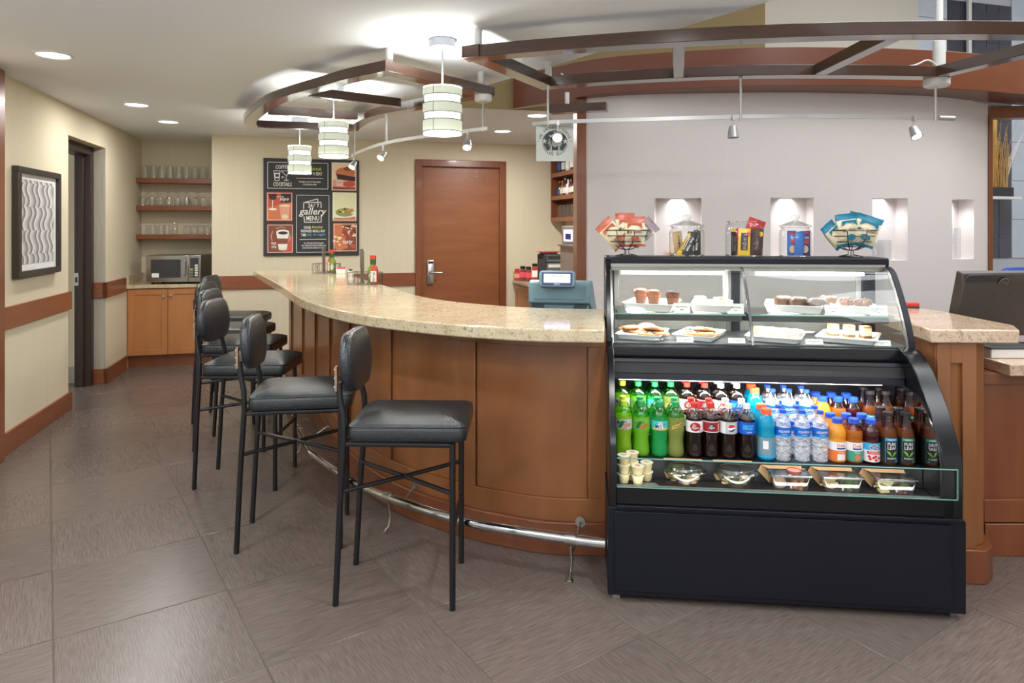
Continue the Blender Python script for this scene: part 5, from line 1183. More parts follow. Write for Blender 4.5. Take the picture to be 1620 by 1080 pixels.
def cake_box(name, dims, m, top_m, par_lb, grp, w, d, z, top_h=.008, rz=.3, extra=None):
    t = thing(name, par_lb, 'cake', group=grp); x, y, h_ = dims; b = MB(); b.rloft([(0, .001), (.002, 0), (h_, 0), (h_+.001, .001)], x/2, y/2, .003, n=2); b.build('body', m, t)
    b = MB(); b.rloft([(h_+.0012, .001), (h_+top_h*.6, -.001), (h_+top_h, .002)], x/2, y/2, .004, n=2); b.build('topping', top_m, t)
    if extra: b = MB(); b.rloft([(0, 0), (.012, .001)], x/2+.001, y/2+.001, .003, n=2); b.build('crust', extra, t)
    in_case(t, w, d, z, rz); return t
M('sugar_white', (246, 242, 234), .8, c2=(226, 196, 180), scale=50, contrast=.3); M('cheese_cream', (244, 232, 204), .6, c2=(236, 214, 170), scale=40, stretch=(1, 1, .1)); M('caramel', (206, 122, 50), .4, c2=(226, 150, 80), scale=50); M('crumb', (110, 76, 40), .9)
M('pale_yellow', (240, 232, 176), .6); M('pale_pink', (244, 224, 208), .6)
cake_box('sugar_square', (.045, .045, .034), 'sugar_white', 'sugar_white', 'white sugared square, left of two on the upper shelf', 'white squares', w_at(1108, .60), .60, UZ+.0278)
cake_box('sugar_square', (.045, .045, .034), 'sugar_white', 'sugar_white', 'white sugared square, right of two on the upper shelf', 'white squares', w_at(1139, .56), .56, UZ+.0278, rz=.5)
for k, (u, d, m_) in enumerate(((1203, .585, 'pale_yellow'), (1221, .56, 'pale_yellow'), (1240, .53, 'pale_pink'), (1259, .50, 'sugar_white'))):
    cake_box('pale_square', (.05, .05, .032), m_, 'sugar_white', f'{["pale yellow", "pale yellow", "pale pink", "white"][k]} iced square, {ORD[k]} of four on the lower deck', 'pale squares', w_at(u, d), d, LZ+.0185, .005)
for k, (u, d) in enumerate(((1318, .58), (1343, .55), (1369, .525))):
    cake_box('cheesecake', (.038, .046, .046), 'cheese_cream', 'caramel', f'caramel topped cheesecake slice, {["left", "middle", "right"][k]} of three', 'cheesecake slices', w_at(u, d), d, LZ+.0185, .010, .12, 'crumb')
M('bundt_brown', (96, 66, 48), .6, c2=(70, 46, 34), scale=40, bump=.4); M('nut_brown', (150, 104, 68), .8, c2=(90, 56, 34), scale=70, bump=.8, contrast=.3); M('cookie', (206, 158, 108), .85, c2=(176, 122, 76), scale=60, bump=.6); M('icing', (246, 236, 206), .5); M('choc', (66, 40, 28), .5)
def mk_bundt():
    b = MB(); n = 28; V = []
    for r, z in ((.036, 0), (.039, .010), (.036, .026), (.026, .036), (.013, .034), (.008, .024)): V += [(r*(1+(.09 if k % 4 < 2 else -.05)*(r > .02))*cos(2*pi*k/n), r*(1+(.09 if k % 4 < 2 else -.05)*(r > .02))*sin(2*pi*k/n), z) for k in range(n)]
    b.add(V, [(i*n+k, i*n+(k+1) % n, (i+1)*n+(k+1) % n, (i+1)*n+k) for i in range(5) for k in range(n)]+[tuple(range(n-1, -1, -1)), tuple(range(5*n, 6*n))]); return tag(b.build('bundt_cake', 'bundt_brown', sharp=60), None, 'cake')
bundt = Stock(mk_bundt)
for k, (u, d) in enumerate(((1240, .66), (1264, .605), (1293, .555))): in_case(bundt((0, 0, 0), 0, f'small brown bundt cake, {["left", "middle", "right"][k]} of three', 'bundt cakes', (1.1, 1.1, 1.15)), w_at(u, d), d, UZ+.0278)
def lump(name, m, r, h_, n, sd):
    rr = random.Random(sd); b = MB()
    for k in range(n): a_ = rr.uniform(0, 6.3); q = rr.uniform(0, r); b.sphere((q*cos(a_), q*sin(a_), rr.uniform(.3, .8)*h_), rr.uniform(.25, .4)*h_, 7, 5)
    b.sphere((0, 0, h_*.45), r*.9, 10, 6, sc=(1, 1, h_/r*.5)); return tag(b.build(name, m, sharp=60), None, 'cake')
for k, (u, d) in enumerate(((1308, .66), (1337, .60), (1365, .555))): o = lump('nut_cluster', 'nut_brown', .034, .042, 18, k); o['label'] = f'knobbly brown nut cluster, {["left", "middle", "right"][k]} of three'; o['group'] = 'nut clusters'; in_case(o, w_at(u, d), d, UZ+.0278)
def mk_cookie(top):
    t = thing('cookie', None, 'cookie'); b = MB(); b.lathe([(.040, 0), (.045, .004), (.042, .010), (.030, .0135), (.01, .0145)], 14); b.build('base', 'cookie', t)
    if top: b = MB(); b.lathe([(.032, .0136), (.030, .0165), (.012, .018)], 12); b.build('icing', 'icing', t)
    else:
        b = MB()
        for k in range(9): a_ = random.uniform(0, 6.3); q = random.uniform(.008, .034); b.sphere((q*cos(a_), q*sin(a_), .013), .0045, 6, 4)
        b.build('chocolate_chip', 'choc', t)['kind'] = 'stuff'
    return t
CK = [(.125, .65, 0, 0, 'chocolate chip cookie at the back of the left cookie tray'), (.175, .585, 0, 0, 'chocolate chip cookie under the frosted cookies'), (.21, .575, .017, 1, 'frosted cookie leaning on top of the left cookie pile'), (.255, .505, 0, 0, 'chocolate chip cookie at the front of the left cookie tray'), (.145, .59, .014, 0, 'chocolate chip cookie on the left of the cookie pile'), (.235, .53, .019, 0, 'chocolate chip cookie on top at the front of the left tray'), (.205, .49, 0, 0, 'chocolate chip cookie at the front left rim of the left tray'),
      (.435, .57, 0, 0, 'chocolate chip cookie, left on the right cookie tray'), (.49, .51, 0, 0, 'chocolate chip cookie, right on the right cookie tray'), (.475, .545, .016, 0, 'chocolate chip cookie on top of the right cookie pile'), (.42, .52, .0, 0, 'chocolate chip cookie at the front of the right cookie tray')]
for w_, d_, dz, tp, lb in CK:
    t = mk_cookie(tp); in_case(t, w_, d_, LZ+.0185+dz, random.uniform(0, 3)); t.scale = (1.22, 1.22, 1.3); t.rotation_euler[0] = radians(12 if dz else 3); t['label'] = lb; t['group'] = 'cookies in the case'

# ------------------------------------------------ bottles
def ring_label(b, R, zc, items, mi_map=None):
    """printing wrapped on a cylinder facing the front; items: (kind, args)"""
def wrap(R, zc, a0=0): return lambda x, y: ((R+.0004)*sin(x/R+a0), -(R+.0004)*cos(x/R+a0), zc+y)
def water(name):
    m, nt, b = newmat(name); N = nt.nodes; L = nt.links
    b.inputs['Base Color'].default_value = (.9, .93, .96, 1); b.inputs['Roughness'].default_value = .12; b.inputs['Specular IOR Level'].default_value = 1
    tc = N.new('ShaderNodeTexCoord'); mp = N.new('ShaderNodeMapping'); mp.inputs['Scale'].default_value = (40, 40, 110); nz = N.new('ShaderNodeTexNoise'); nz.inputs['Scale'].default_value = 1.2
    bp = N.new('ShaderNodeBump'); bp.inputs['Strength'].default_value = 1; bp.inputs['Distance'].default_value = .006
    L.new(tc.outputs['Object'], mp.inputs[0]); L.new(mp.outputs[0], nz.inputs[0]); L.new(nz.outputs['Fac'], bp.inputs['Height']); L.new(bp.outputs[0], b.inputs['Normal'])
    t = N.new('ShaderNodeBsdfTransparent'); t.inputs[0].default_value = (.95, .97, 1, 1)
    mr = N.new('ShaderNodeMapRange'); mr.inputs[1].default_value = .4; mr.inputs[2].default_value = .62; mr.inputs[3].default_value = .12; mr.inputs[4].default_value = .62
    mx = N.new('ShaderNodeMixShader'); L.new(nz.outputs['Fac'], mr.inputs[0]); L.new(mr.outputs[0], mx.inputs[0]); L.new(t.outputs[0], mx.inputs[1]); L.new(b.outputs[0], mx.inputs[2]); L.new(mx.outputs[0], N['Material Output'].inputs[0])
for n_, c, s_ in (('liq_lime', (190, 234, 60), .6), ('liq_green', (160, 228, 66), .6), ('liq_mist', (60, 214, 126), .5), ('liq_pale', (198, 206, 120), .45), ('liq_cola', (34, 16, 12), .93), ('liq_blue', (20, 176, 214), .85), ('liq_orange', (246, 176, 60), .95), ('liq_apple', (214, 136, 50), .6), ('liq_berry', (70, 14, 24), .9), ('liq_tea', (150, 84, 40), .55)): liquid(n_, c, s_)
water('liq_water')
for n_, c in (('pet_lime', (206, 240, 120)), ('pet_green', (120, 214, 120)), ('pet_mist', (70, 210, 130)), ('pet_cola', (238, 230, 226)), ('pet_tea', (196, 140, 104))): thin_glass(n_, c, .07, .6, .16)
for n_, c in (('cap_lime', (190, 214, 60)), ('cap_green', (40, 150, 84)), ('cap_dkgreen', (20, 110, 60)), ('cap_orange', (240, 104, 60)), ('cap_blue', (40, 84, 196)), ('lab_silver', (186, 192, 192)), ('lab_green', (60, 150, 50)), ('lab_mist', (70, 190, 190)), ('lab_gold', (212, 176, 84)), ('lab_white', (236, 234, 236)), ('lab_maroon', (150, 26, 34)), ('lab_blue', (26, 84, 196)), ('lab_navy', (24, 40, 110)), ('lab_red', (206, 40, 44)), ('lab_aqua', (20, 100, 196)), ('lab_grey', (120, 150, 160)), ('lab_black', (26, 30, 32)), ('lab_teal', (60, 150, 130)), ('lab_leaf', (110, 176, 60)), ('lab_orange', (226, 120, 60)), ('lab_cyan', (50, 160, 210)), ('lab_dark', (60, 40, 44))): M(n_, c, .4)
PROF = {   # (r, z) of bottle skins
 'soda': [(.026, 0), (.033, .004), (.0355, .016), (.0340, .040), (.0312, .066), (.0325, .092), (.0362, .112), (.0362, .160), (.0358, .170), (.0330, .184), (.0270, .196), (.0185, .206), (.0130, .212), (.0130, .217)],
 'sport': [(.032, 0), (.0365, .006), (.0365, .110), (.0340, .122), (.0365, .134), (.0365, .150), (.030, .172), (.021, .188), (.0195, .195)],
 'water': [(.026, 0), (.031, .006), (.0315, .03), (.0300, .042), (.0318, .052), (.0300, .064), (.0318, .076), (.0305, .09), (.0318, .102), (.0322, .110), (.0322, .140), (.0300, .155), (.022, .178), (.0125, .196), (.0125, .200)],
 'juice': [(.030, 0), (.0345, .006), (.0345, .092), (.0315, .098), (.0345, .106), (.034, .125), (.028, .142), (.0185, .158), (.0185, .166)],
 'tea': [(.031, 0), (.0345, .006), (.0345, .118), (.031, .135), (.022, .165), (.0185, .195), (.0185, .203)]}
CAPZ = {'soda': (.0150, .211, .232), 'sport': (.0215, .191, .214), 'water': (.0138, .198, .212), 'juice': (.0205, .162, .182), 'tea': (.0200, .199, .214)}
FILL = {'soda': .170, 'sport': .176, 'water': .166, 'juice': .136, 'tea': .150}
def mk_bottle(kind, liq, skin, cap, label):
    t = thing({'soda': 'soda_bottle', 'sport': 'sports_drink_bottle', 'water': 'water_bottle', 'juice': 'juice_bottle', 'tea': 'iced_tea_bottle'}[kind], None, 'bottle')
    pf = PROF[kind]; f = FILL[kind]; sq = 5 if kind == 'tea' else 0; n = 16
    lo = [p for p in pf if p[1] < f]; a_ = lo[-1]; nx = pf[len(lo)]; rt = a_[0]+(nx[0]-a_[0])*(f-a_[1])/(nx[1]-a_[1])
    b = MB(); b.lathe(lo+[(rt, f)], n, sq=sq if False else 0, mi=0); b.lathe([(rt, f+.0003)]+pf[len(lo):], n, mi=1, caps=False); b.build('bottle', [liq, skin], t, sharp=60)
    r, z0, z1 = CAPZ[kind]; b = MB(); b.lathe([(r, z0), (r, z1-.002), (r-.002, z1)], 14); b.build('cap', cap, t)
    label(t); return t
def band(t, R, z0, z1, m0, prints, a0=-.0, span=2*pi, n=24):
    """wrapped label; prints is a list of callables drawing on (mb, W)"""
    b = MB(); zc = (z0+z1)/2; mats = [m0]
    V = []
    for k in range(n+1): a_ = -span/2+span*k/n+a0; V += [(R*sin(a_), -R*cos(a_), z0), (R*sin(a_), -R*cos(a_), z1)]
    b.add(V, [(2*k, 2*k+2, 2*k+3, 2*k+1) for k in range(n)])
    def mi(m):
        if m not in mats: mats.append(m)
        return mats.index(m)
    for lay, p in enumerate(prints):
        Wl = (lambda q: (lambda x, y: ((R+q)*sin(x/R+a0), -(R+q)*cos(x/R+a0), zc+y)))(.0004+.00015*lay)
        kind = p[0]
        if kind == 't': _, s, cx, cy, h_, w_, m, rot, sh = (p+(0, 0))[:9] if len(p) < 9 else p; b.text(s, cx, cy, h_, Wl, mi(m), w_, rot, sh)
        elif kind == 'p':
            pts = p[1]                                       # thin slices so that it follows the curve
            x0 = min(q[0] for q in pts); x1 = max(q[0] for q in pts); ns = max(1, int((x1-x0)/.006))
            def at_x(x):
                ys = []
                for (xa, ya), (xb, yb) in zip(pts, pts[1:]+pts[:1]):
                    if abs(xa-xb) < 1e-9: continue
                    if min(xa, xb)-1e-9 <= x <= max(xa, xb)+1e-9: ys.append(ya+(yb-ya)*(x-xa)/(xb-xa))
                return (min(ys), max(ys)) if ys else (0, 0)
            for k in range(ns):
                xa = x0+(x1-x0)*k/ns+1e-6; xb = x0+(x1-x0)*(k+1)/ns-1e-6; (l0, h0), (l1, h1) = at_x(xa), at_x(xb)
                b.add([Wl(xa, l0), Wl(xb, l1), Wl(xb, h1), Wl(xa, h0)], [(0, 1, 2, 3)], mi(p[2]))
    o = b.build('label', mats, t, normals=False); return o
def rct(x0, x1, y0, y1): return [(x0, y0), (x1, y0), (x1, y1), (x0, y1)]
def ell(cx, cy, rx, ry, n=16): return [(cx+rx*cos(2*pi*k/n), cy+ry*sin(2*pi*k/n)) for k in range(n)]
RS = .0368
def L_dew(base): return lambda t: band(t, RS, .116, .158, base, [('p', [(-.030, -.016), (-.014, -.016), (.000, .016), (-.016, .016)], 'cap_dkgreen'), ('p', rct(-.034, -.024, .000, .013), 'lab_dark' if base == 'lab_silver' else 'lab_green'), ('t', 'mtn', -.002, .010, .010, .024, 'cap_dkgreen', .3, .3), ('t', 'DEW', .010, -.006, .020, .036, 'lab_red', .22, .25)])
L_mist = lambda t: band(t, RS, .116, .156, 'lab_mist', [('p', rct(-.036, .036, -.019, -.010), 'lab_gold'), ('p', [(-.016, -.014), (-.014, .010), (0, .018), (.014, .012), (.018, -.012)], 'lab_white'), ('t', 'SIERRA', 0, .011, .006, .026, 'lab_aqua', .1), ('t', 'MIST', 0, -.003, .017, .040, 'lab_navy', .1)])
L_schw = lambda t: band(t, RS, .112, .158, 'liq_pale', [('p', [(-.022, -.014), (.018, .002), (.020, .016), (-.022, .000)], 'lab_gold'), ('t', 'Schweppes', 0, .001, .012, .038, 'ink', .38), ('p', ell(.004, .016, .008, .004), 'lab_red')])
L_drd = lambda t: band(t, RS, .112, .160, 'lab_white', [('p', ell(-.004, 0, .024, .019), 'lab_red'), ('p', ell(-.005, -.002, .022, .016), 'lab_maroon'), ('t', 'Dr', -.007, .006, .010, .016, 'lab_white', .1, .15), ('t', 'Pepper', -.004, -.005, .013, .030, 'lab_white', .1, .15), ('t', 'DIET', .018, -.016, .006, .012, 'lab_dark', .2)])
L_dr = lambda t: band(t, RS, .112, .160, 'lab_maroon', [('p', rct(-.06, .06, .020, .023), 'lab_white'), ('p', rct(-.06, .06, -.023, -.020), 'lab_white'), ('p', ell(0, 0, .017, .013), 'lab_dark'), ('t', 'Dr', -.002, .005, .008, .013, 'lab_white', .1, .15), ('t', 'Pepper', 0, -.004, .011, .025, 'lab_white', .1, .15), ('p', rct(.026, .034, -.015, .014), 'p_pink')])
L_pd = lambda t: band(t, RS, .110, .160, 'lab_silver', [('p', rct(-.06, -.022, -.025, .025), 'lab_white'), ('p', ell(.004, 0, .0175, .0175), 'lab_white'), ('p', [(-.012, .002), (-.010, .011), (.004, .0165), (.016, .011), (.020, .003), (.008, .003), (.0, .000)], 'lab_red'), ('p', [(-.0105, -.008), (.0, -.010), (.012, -.004), (.0195, -.003), (.014, -.012), (.004, -.0165), (-.006, -.014)], 'lab_navy')])
L_p = lambda t: band(t, RS, .110, .160, 'lab_blue', [('p', rct(-.026, -.004, -.006, .014), 'lab_cyan'), ('p', rct(-.002, .022, .006, .014), 'lab_cyan'), ('p', rct(-.002, .016, -.006, .003), 'lab_cyan'), ('t', 'pepsi', .002, -.016, .007, .02, 'lab_white'), ('p', ell(.031, .016, .006, .006), 'lab_red')])
def L_sport(t): return band(t, .0370, .012, .098, 'lab_grey', [('p', rct(-.06, .06, -.043, -.030), 'lab_cyan'), ('p', rct(-.020, .002, -.004, .030), 'lab_white'), ('p', [(-.013, .004), (-.008, .022), (-.002, .014)], 'lab_orange'), ('p', [(-.009, .010), (-.004, .026), (-.001, .008)], 'cap_dkgreen'), ('p', rct(.014, .032, .016, .026), 'lab_cyan'), ('p', rct(.016, .034, -.024, .004), 'lab_cyan')])
L_wat = lambda t: band(t, .0326, .104, .142, 'lab_aqua', [('p', [(-.05, -.019), (-.02, -.012), (.02, -.014), (.05, -.019)], 'lab_cyan'), ('t', 'AQUAFINA', 0, .003, .012, .048, 'lab_white'), ('p', rct(-.010, .012, -.009, -.0075), 'lab_white')])
def L_dole(mid, fruit): return lambda t: band(t, .0349, .010, .088, mid, [('p', rct(-.10, .10, .004, .039), 'lab_white'), ('t', 'Dole', .004, .026, .014, .034, 'lab_red'), ('p', rct(-.014, .024, .010, .016), 'lab_navy'), ('p', ell(.004, .025, .0035, .0045), 'lab_gold'), ('t', 'Orange' if fruit == 'o' else 'Apple', .004, -.003, .007, .024, 'lab_white'), ('p', rct(-.012, .020, -.036, -.010) if fruit == 'o' else ell(.006, -.022, .013, .014), 'lab_white' if fruit == 'o' else 'p_orange')])
L_cran = lambda t: band(t, .0349, .010, .088, 'lab_white', [('p', rct(-.1, .1, .010, .039), 'lab_cyan'), ('p', ell(0, .022, .020, .013), 'lab_white'), ('p', ell(0, .022, .018, .011), 'lab_navy'), ('t', 'Ocean', 0, .026, .007, .022, 'lab_white', .2), ('t', 'Spray', .001, .018, .007, .022, 'lab_white', .2), ('p', rct(-.028, .028, -.006, .006), 'lab_red'), ('t', 'Cranberry', 0, 0, .008, .042, 'lab_white')]+[('p', ell(x, y, .007, .007, 10), 'lab_red') for x, y in ((-.016, -.026), (-.004, -.02), (.006, -.030), (.018, -.022), (.004, -.015), (-.020, -.016))])
def L_tea(c, sub): return lambda t: band(t, .0350, .010, .114, 'lab_black', [('p', rct(-.024, .024, .038, .050), c), ('t', sub, 0, .044, .005, .03, 'lab_white'), ('t', 'PURE', 0, .026, .013, .034, 'lab_white'), ('t', 'LEAF', 0, .010, .013, .034, 'lab_white'), ('p', [(0, -.026), (-.012, -.018), (-.022, -.001), (-.006, -.008)], 'lab_leaf'), ('p', [(0, -.026), (.012, -.018), (.022, -.001), (.006, -.008)], 'lab_leaf'), ('p', [(0, -.024), (.002, -.010), (.005, -.001), (.006, -.012)], 'lab_leaf'), ('t', 'REAL BREWED TEA', 0, -.033, .006, .036, 'lab_white'), ('p', rct(-.026, -.0245, -.05, .05), c), ('p', rct(.0245, .026, -.05, .05), c), ('p', rct(.012, .020, -.048, -.040), c)])
COLS = [(987.9, 'soda', 'liq_lime', 'pet_lime', 'cap_lime', L_dew('lab_silver'), 'lime soda bottle with yellow cap and silver label'),
 (1015, 'soda', 'liq_green', 'pet_green', 'cap_green', L_dew('lab_leaf'), 'lime soda bottle with green cap and green label'),
 (1043, 'soda', 'liq_mist', 'pet_mist', 'cap_green', L_mist, 'bright green soda bottle with teal label'),
 (1070, 'soda', 'liq_pale', 'pet_green', 'cap_green', L_schw, 'pale green ginger ale bottle with slanted gold badge'),
 (1097.7, 'soda', 'liq_cola', 'pet_cola', 'cap_red', L_drd, 'dark soda bottle with red cap and white label'),
 (1125.5, 'soda', 'liq_cola', 'pet_cola', 'cap_red', L_dr, 'dark soda bottle with red cap and maroon label'),
 (1153, 'soda', 'liq_cola', 'pet_cola', 'cap_white', L_pd, 'dark cola bottle with white cap and silver label'),
 (1181, 'soda', 'liq_cola', 'pet_cola', 'cap_white', L_p, 'dark cola bottle with white cap and blue label'),
 (1211.5, 'sport', 'liq_blue', 'liq_blue', 'cap_orange', L_sport, 'blue sports drink bottle with orange cap'),
 (1239.5, 'water', 'liq_water', 'pet_clear', 'cap_blue', L_wat, 'clear water bottle, next to the blue sports drink'),
 (1269, 'water', 'liq_water', 'pet_clear', 'cap_blue', L_wat, 'clear water bottle, middle water column'),
 (1298, 'water', 'liq_water', 'pet_clear', 'cap_blue', L_wat, 'clear water bottle, next to the orange juice'),
 (1325, 'juice', 'liq_orange', 'liq_orange', 'cap_blue', L_dole('lab_orange', 'o'), 'orange juice bottle with blue cap'),
 (1351, 'juice', 'liq_apple', 'pet_tea', 'cap_blue', L_dole('lab_teal', 'a'), 'apple juice bottle with blue cap and green striped label'),
 (1377, 'juice', 'liq_berry', 'pet_cola', 'cap_blue', L_cran, 'dark red cranberry juice bottle with blue cap'),
 (1406, 'tea', 'liq_tea', 'pet_tea', 'cap_black', L_tea('lab_cyan', 'SWEET TEA'), 'iced tea bottle with black cap and blue trimmed label'),
 (1433, 'tea', 'liq_tea', 'pet_tea', 'cap_black', L_tea('lab_teal', 'UNSWEETENED'), 'iced tea bottle with black cap and green trimmed label')]
ROWS = [(.197, .5405, 'front row'), (.278, .5405, 'second row'), (.382, .5855, 'third row, raised'), (.462, .5855, 'back row, raised')]
for u, kind, liq, skin, cap, lab, lb in COLS:
    st_ = Stock(lambda: mk_bottle(kind, liq, skin, cap, lab)); w_ = w_at(u, ROWS[0][0])
    for r_, (d, z, wh) in enumerate(ROWS):
        if r_ == 3 and kind == 'soda' and liq == 'liq_lime': continue
        ww = w_+random.uniform(-.003, .003); o = st_((0, 0, 0), 0, f'{lb}, {wh}', f'{st_.o.name.split(".")[0].replace("_", " ") if st_.o else kind} column'); in_case(o, ww, d+random.uniform(-.003, .003), z, random.uniform(-.25, .25) if r_ else random.uniform(-.08, .08))
        o['group'] = {'soda': 'soda bottles in the drinks case', 'sport': 'sports drinks in the drinks case', 'water': 'water bottles in the drinks case', 'juice': 'juice bottles in the drinks case', 'tea': 'iced tea bottles in the drinks case'}[kind]

# ------------------------------------------------ dip pots, salad bowls, snack boxes on the low deck
M('yoghurt_pot', (234, 222, 172), .5, c2=(216, 196, 138), scale=14, stretch=(1, 1, 3)); M('foil_lid', (240, 234, 214), .4); M('kraft', (206, 164, 116), .8); M('salad_green', (96, 120, 60), .7, c2=(60, 84, 40), scale=50); M('chicken', (222, 196, 150), .7, c2=(196, 160, 110), scale=40); M('cheese_pale', (240, 226, 168), .6); M('fruit_dark', (84, 70, 60), .6, c2=(120, 50, 46), scale=60); M('nuts', (150, 90, 50), .7, c2=(190, 130, 80), scale=80); M('egg_brown', (200, 164, 136), .5)
def mk_pot():
    t = thing('dip_pot', None, 'pot'); b = MB(); b.lathe([(.018, 0), (.0195, .002), (.0245, .036)], 18); b.build('pot', 'yoghurt_pot', t); b = MB(); b.lathe([(.0245, .0362), (.0275, .0364), (.0275, .0378), (.01, .0384)], 18); lid = b.build('lid', 'foil_lid', t); b = MB(); b.lathe([(.012, .0386), (.012, .0389)], 14); b.build('print', 'p_pink', lid); return t
pot = Stock(mk_pot)
PT = [(987, .082, 0, 'lowest dip pot of the left stack of three'), (987, .082, 1, 'middle dip pot of the left stack of three'), (987, .082, 2, 'top dip pot of the left stack of three'), (1000.5, .122, 0, 'dip pot at the bottom behind the left stack'), (1000.5, .122, 1, 'dip pot in the middle behind the left stack'), (1000.5, .122, 2, 'pink printed lid dip pot on top behind the left stack'), (1009, .070, 0, 'lower dip pot of the front stack of two'), (1009, .070, 1, 'upper dip pot of the front stack of two'), (1023, .118, 0, 'lower dip pot of the right stack of two'), (1023, .118, 1, 'upper dip pot of the right stack of two')]
for u, d, k, lb in PT: in_case(pot((0, 0, 0), 0, lb, 'cream dip pots in the drinks case'), w_at(u, d), d, .4575+.0392*k, random.uniform(0, 6))
def food_bits(n, rx, ry, z0, z1, mats, par, sd):
    rr = random.Random(sd)
    for m_ in mats:
        b = MB()
        for k in range(n): b.sphere((rr.uniform(-rx, rx), rr.uniform(-ry, ry), rr.uniform(z0, z1)), rr.uniform(.006, .012), 6, 4, sc=(1.2, 1, .7))
        b.build('filling', m_, par)['kind'] = 'stuff'
thin_glass('rim_plastic', (236, 240, 240), .45, .9, .12)
def mk_bowl(sd):
    t = thing('salad_bowl', None, 'bowl'); b = MB(); b.lathe([(.026, 0), (.034, .004), (.060, .044), (.064, .056), (.067, .057)], 24, caps=False); b.add([(.026*cos(2*pi*k/24), .026*sin(2*pi*k/24), 0) for k in range(24)], [tuple(range(24))]); b.build('bowl', 'clamshell', t)
    b = MB(); b.lathe([(.068, .0575), (.064, .0615), (.056, .064), (.052, .072), (.002, .075)], 24); b.build('lid', 'clamshell', t)
    b = MB(); b.tube([(.0668*cos(2*pi*k/28), .0668*sin(2*pi*k/28), .057) for k in range(28)], .0018, 5, closed=True); b.tube([(.053*cos(2*pi*k/28), .053*sin(2*pi*k/28), .072) for k in range(28)], .0010, 5, closed=True); b.tube([(.030*cos(2*pi*k/28), .030*sin(2*pi*k/28), .002) for k in range(28)], .0010, 5, closed=True); b.build('bowl_rim', 'rim_plastic', t)
    food_bits(20, .038, .030, .018, .044, ['salad_green', 'chicken'], t, sd)
    b = MB(); V = [(-.060, .046, .0790), (.060, .046, .0790), (.062, .072, .0790), (-.062, .072, .0790), (-.072, .074, .056), (.072, .074, .056), (.050, .066, .004), (-.050, .066, .004)]
    b.add(V+[(x, y+.001, z) for x, y, z in V], [(0, 1, 2, 3), (3, 2, 5, 4), (4, 5, 6, 7)]); b.build('kraft_sleeve', 'kraft', t); return t
for k, (u, lb) in enumerate(((1083.5, 'clear salad bowl in a kraft sleeve, left of two'), (1164, 'clear salad bowl in a kraft sleeve, right of two'))):
    t = mk_bowl(k); in_case(t, w_at(u, .082), .082, .4545); t['label'] = lb; t['group'] = 'salad bowls'; t.scale = (1.3, .98, 1.12)
def mk_box(kind, sd):
    t = thing('snack_box', None, 'box'); b = MB(); X, Y_, h_ = .062, .045, .058
    b.rloft([(0, .010), (.003, .008), (h_, 0), (h_+.003, -.004)], X, Y_, .012); b.bb(-.003, .003, -Y_+.008, Y_-.008, .003, h_-.006); b.build('tub', 'clamshell', t)
    b = MB(); b.rloft([(h_+.0032, -.005), (h_+.007, -.005), (h_+.009, -.002), (h_+.010, .003)], X, Y_, .013); b.build('lid', 'clamshell', t)
    b = MB(); b.tube([(sx_*(X+.003), sy_*(Y_+.003), h_+.005) for sx_, sy_ in ((-.97, -1), (.97, -1), (1, -.96), (1, .96), (.97, 1), (-.97, 1), (-1, .96), (-1, -.96))], .0016, 5, closed=True); b.build('box_rim', 'rim_plastic', t)
    b = MB(); V = [(-X+.0, .018, h_+.0115), (X*.75, .018, h_+.0115), (X*.9, .058, h_+.0125), (-X-.016, .058, h_+.0125), (-X-.026, .060, h_-.01), (-X-.010, .052, .03), (-X+.010, .046, .006), (X*.8, .052, .006)]
    b.add(V, [(0, 1, 2, 3), (3, 2, 7, 6, 5, 4)]); b.build('kraft_sleeve', 'kraft', t)
    L_, R_ = {'egg': ('egg_brown', 'nuts'), 'cheese': ('chicken', 'salad_green'), 'slice': ('cheese_pale', 'fruit_dark')}[kind]
    rr = random.Random(sd)
    if kind == 'egg': b = MB(); b.sphere((-.030, -.005, .026), .022, 14, 8); b.build('filling', L_, t)
    else:
        for k in range(6): b = MB(); T = Matrix.Translation((-.030+rr.uniform(-.012, .012), rr.uniform(-.02, .015), .014+.006*k)) @ Matrix.Rotation(rr.uniform(-.6, .6), 4, 'X') @ Matrix.Rotation(rr.uniform(0, 3), 4, 'Z'); b.box((0, 0, 0), (.030, .024, .006), T=T); b.build('filling', L_ if k % 3 else 'cheese_pale', t)
    b = MB()
    for k in range(26): b.sphere((.028+rr.uniform(-.020, .020), rr.uniform(-.028, .028), rr.uniform(.01, .036)), rr.uniform(.006, .010), 6, 4)
    b.build('filling', R_, t)['kind'] = 'stuff'
    if kind == 'slice' or kind == 'cheese': b = MB(); b.sphere((.030, -.012, .034), .014, 10, 6, sc=(1.2, 1, .8)); b.build('filling', 'salad_green', t)
    return t
for k, (u, kd, lb) in enumerate(((1247.5, 'egg', 'clear snack box with egg and nuts, left of three'), (1328, 'cheese', 'clear snack box with cheese wedges and greens, middle of three'), (1412, 'slice', 'clear snack box with pale cheese slices and fruit, right of three'))):
    t = mk_box(kd, k+5); in_case(t, w_at(u, .085), .085, .4545); t['label'] = lb; t['group'] = 'snack boxes'; t.scale = (1.22, 1, 1.1)
bx_ = thing('dip_cup', 'small clear dip cup with red rim lying by the water bottles', 'cup'); b = MB(); b.lathe([(.022, 0), (.027, .010)], 16, caps=True); b.build('cup', 'p_pink', bx_); b = MB(); b.tube([(.028*cos(2*pi*k/16), .028*sin(2*pi*k/16), .011) for k in range(16)], .002, 5, closed=True); b.build('rim', 'cap_red', bx_); in_case(bx_, w_at(1256, .085), .085, .4545+.0685)

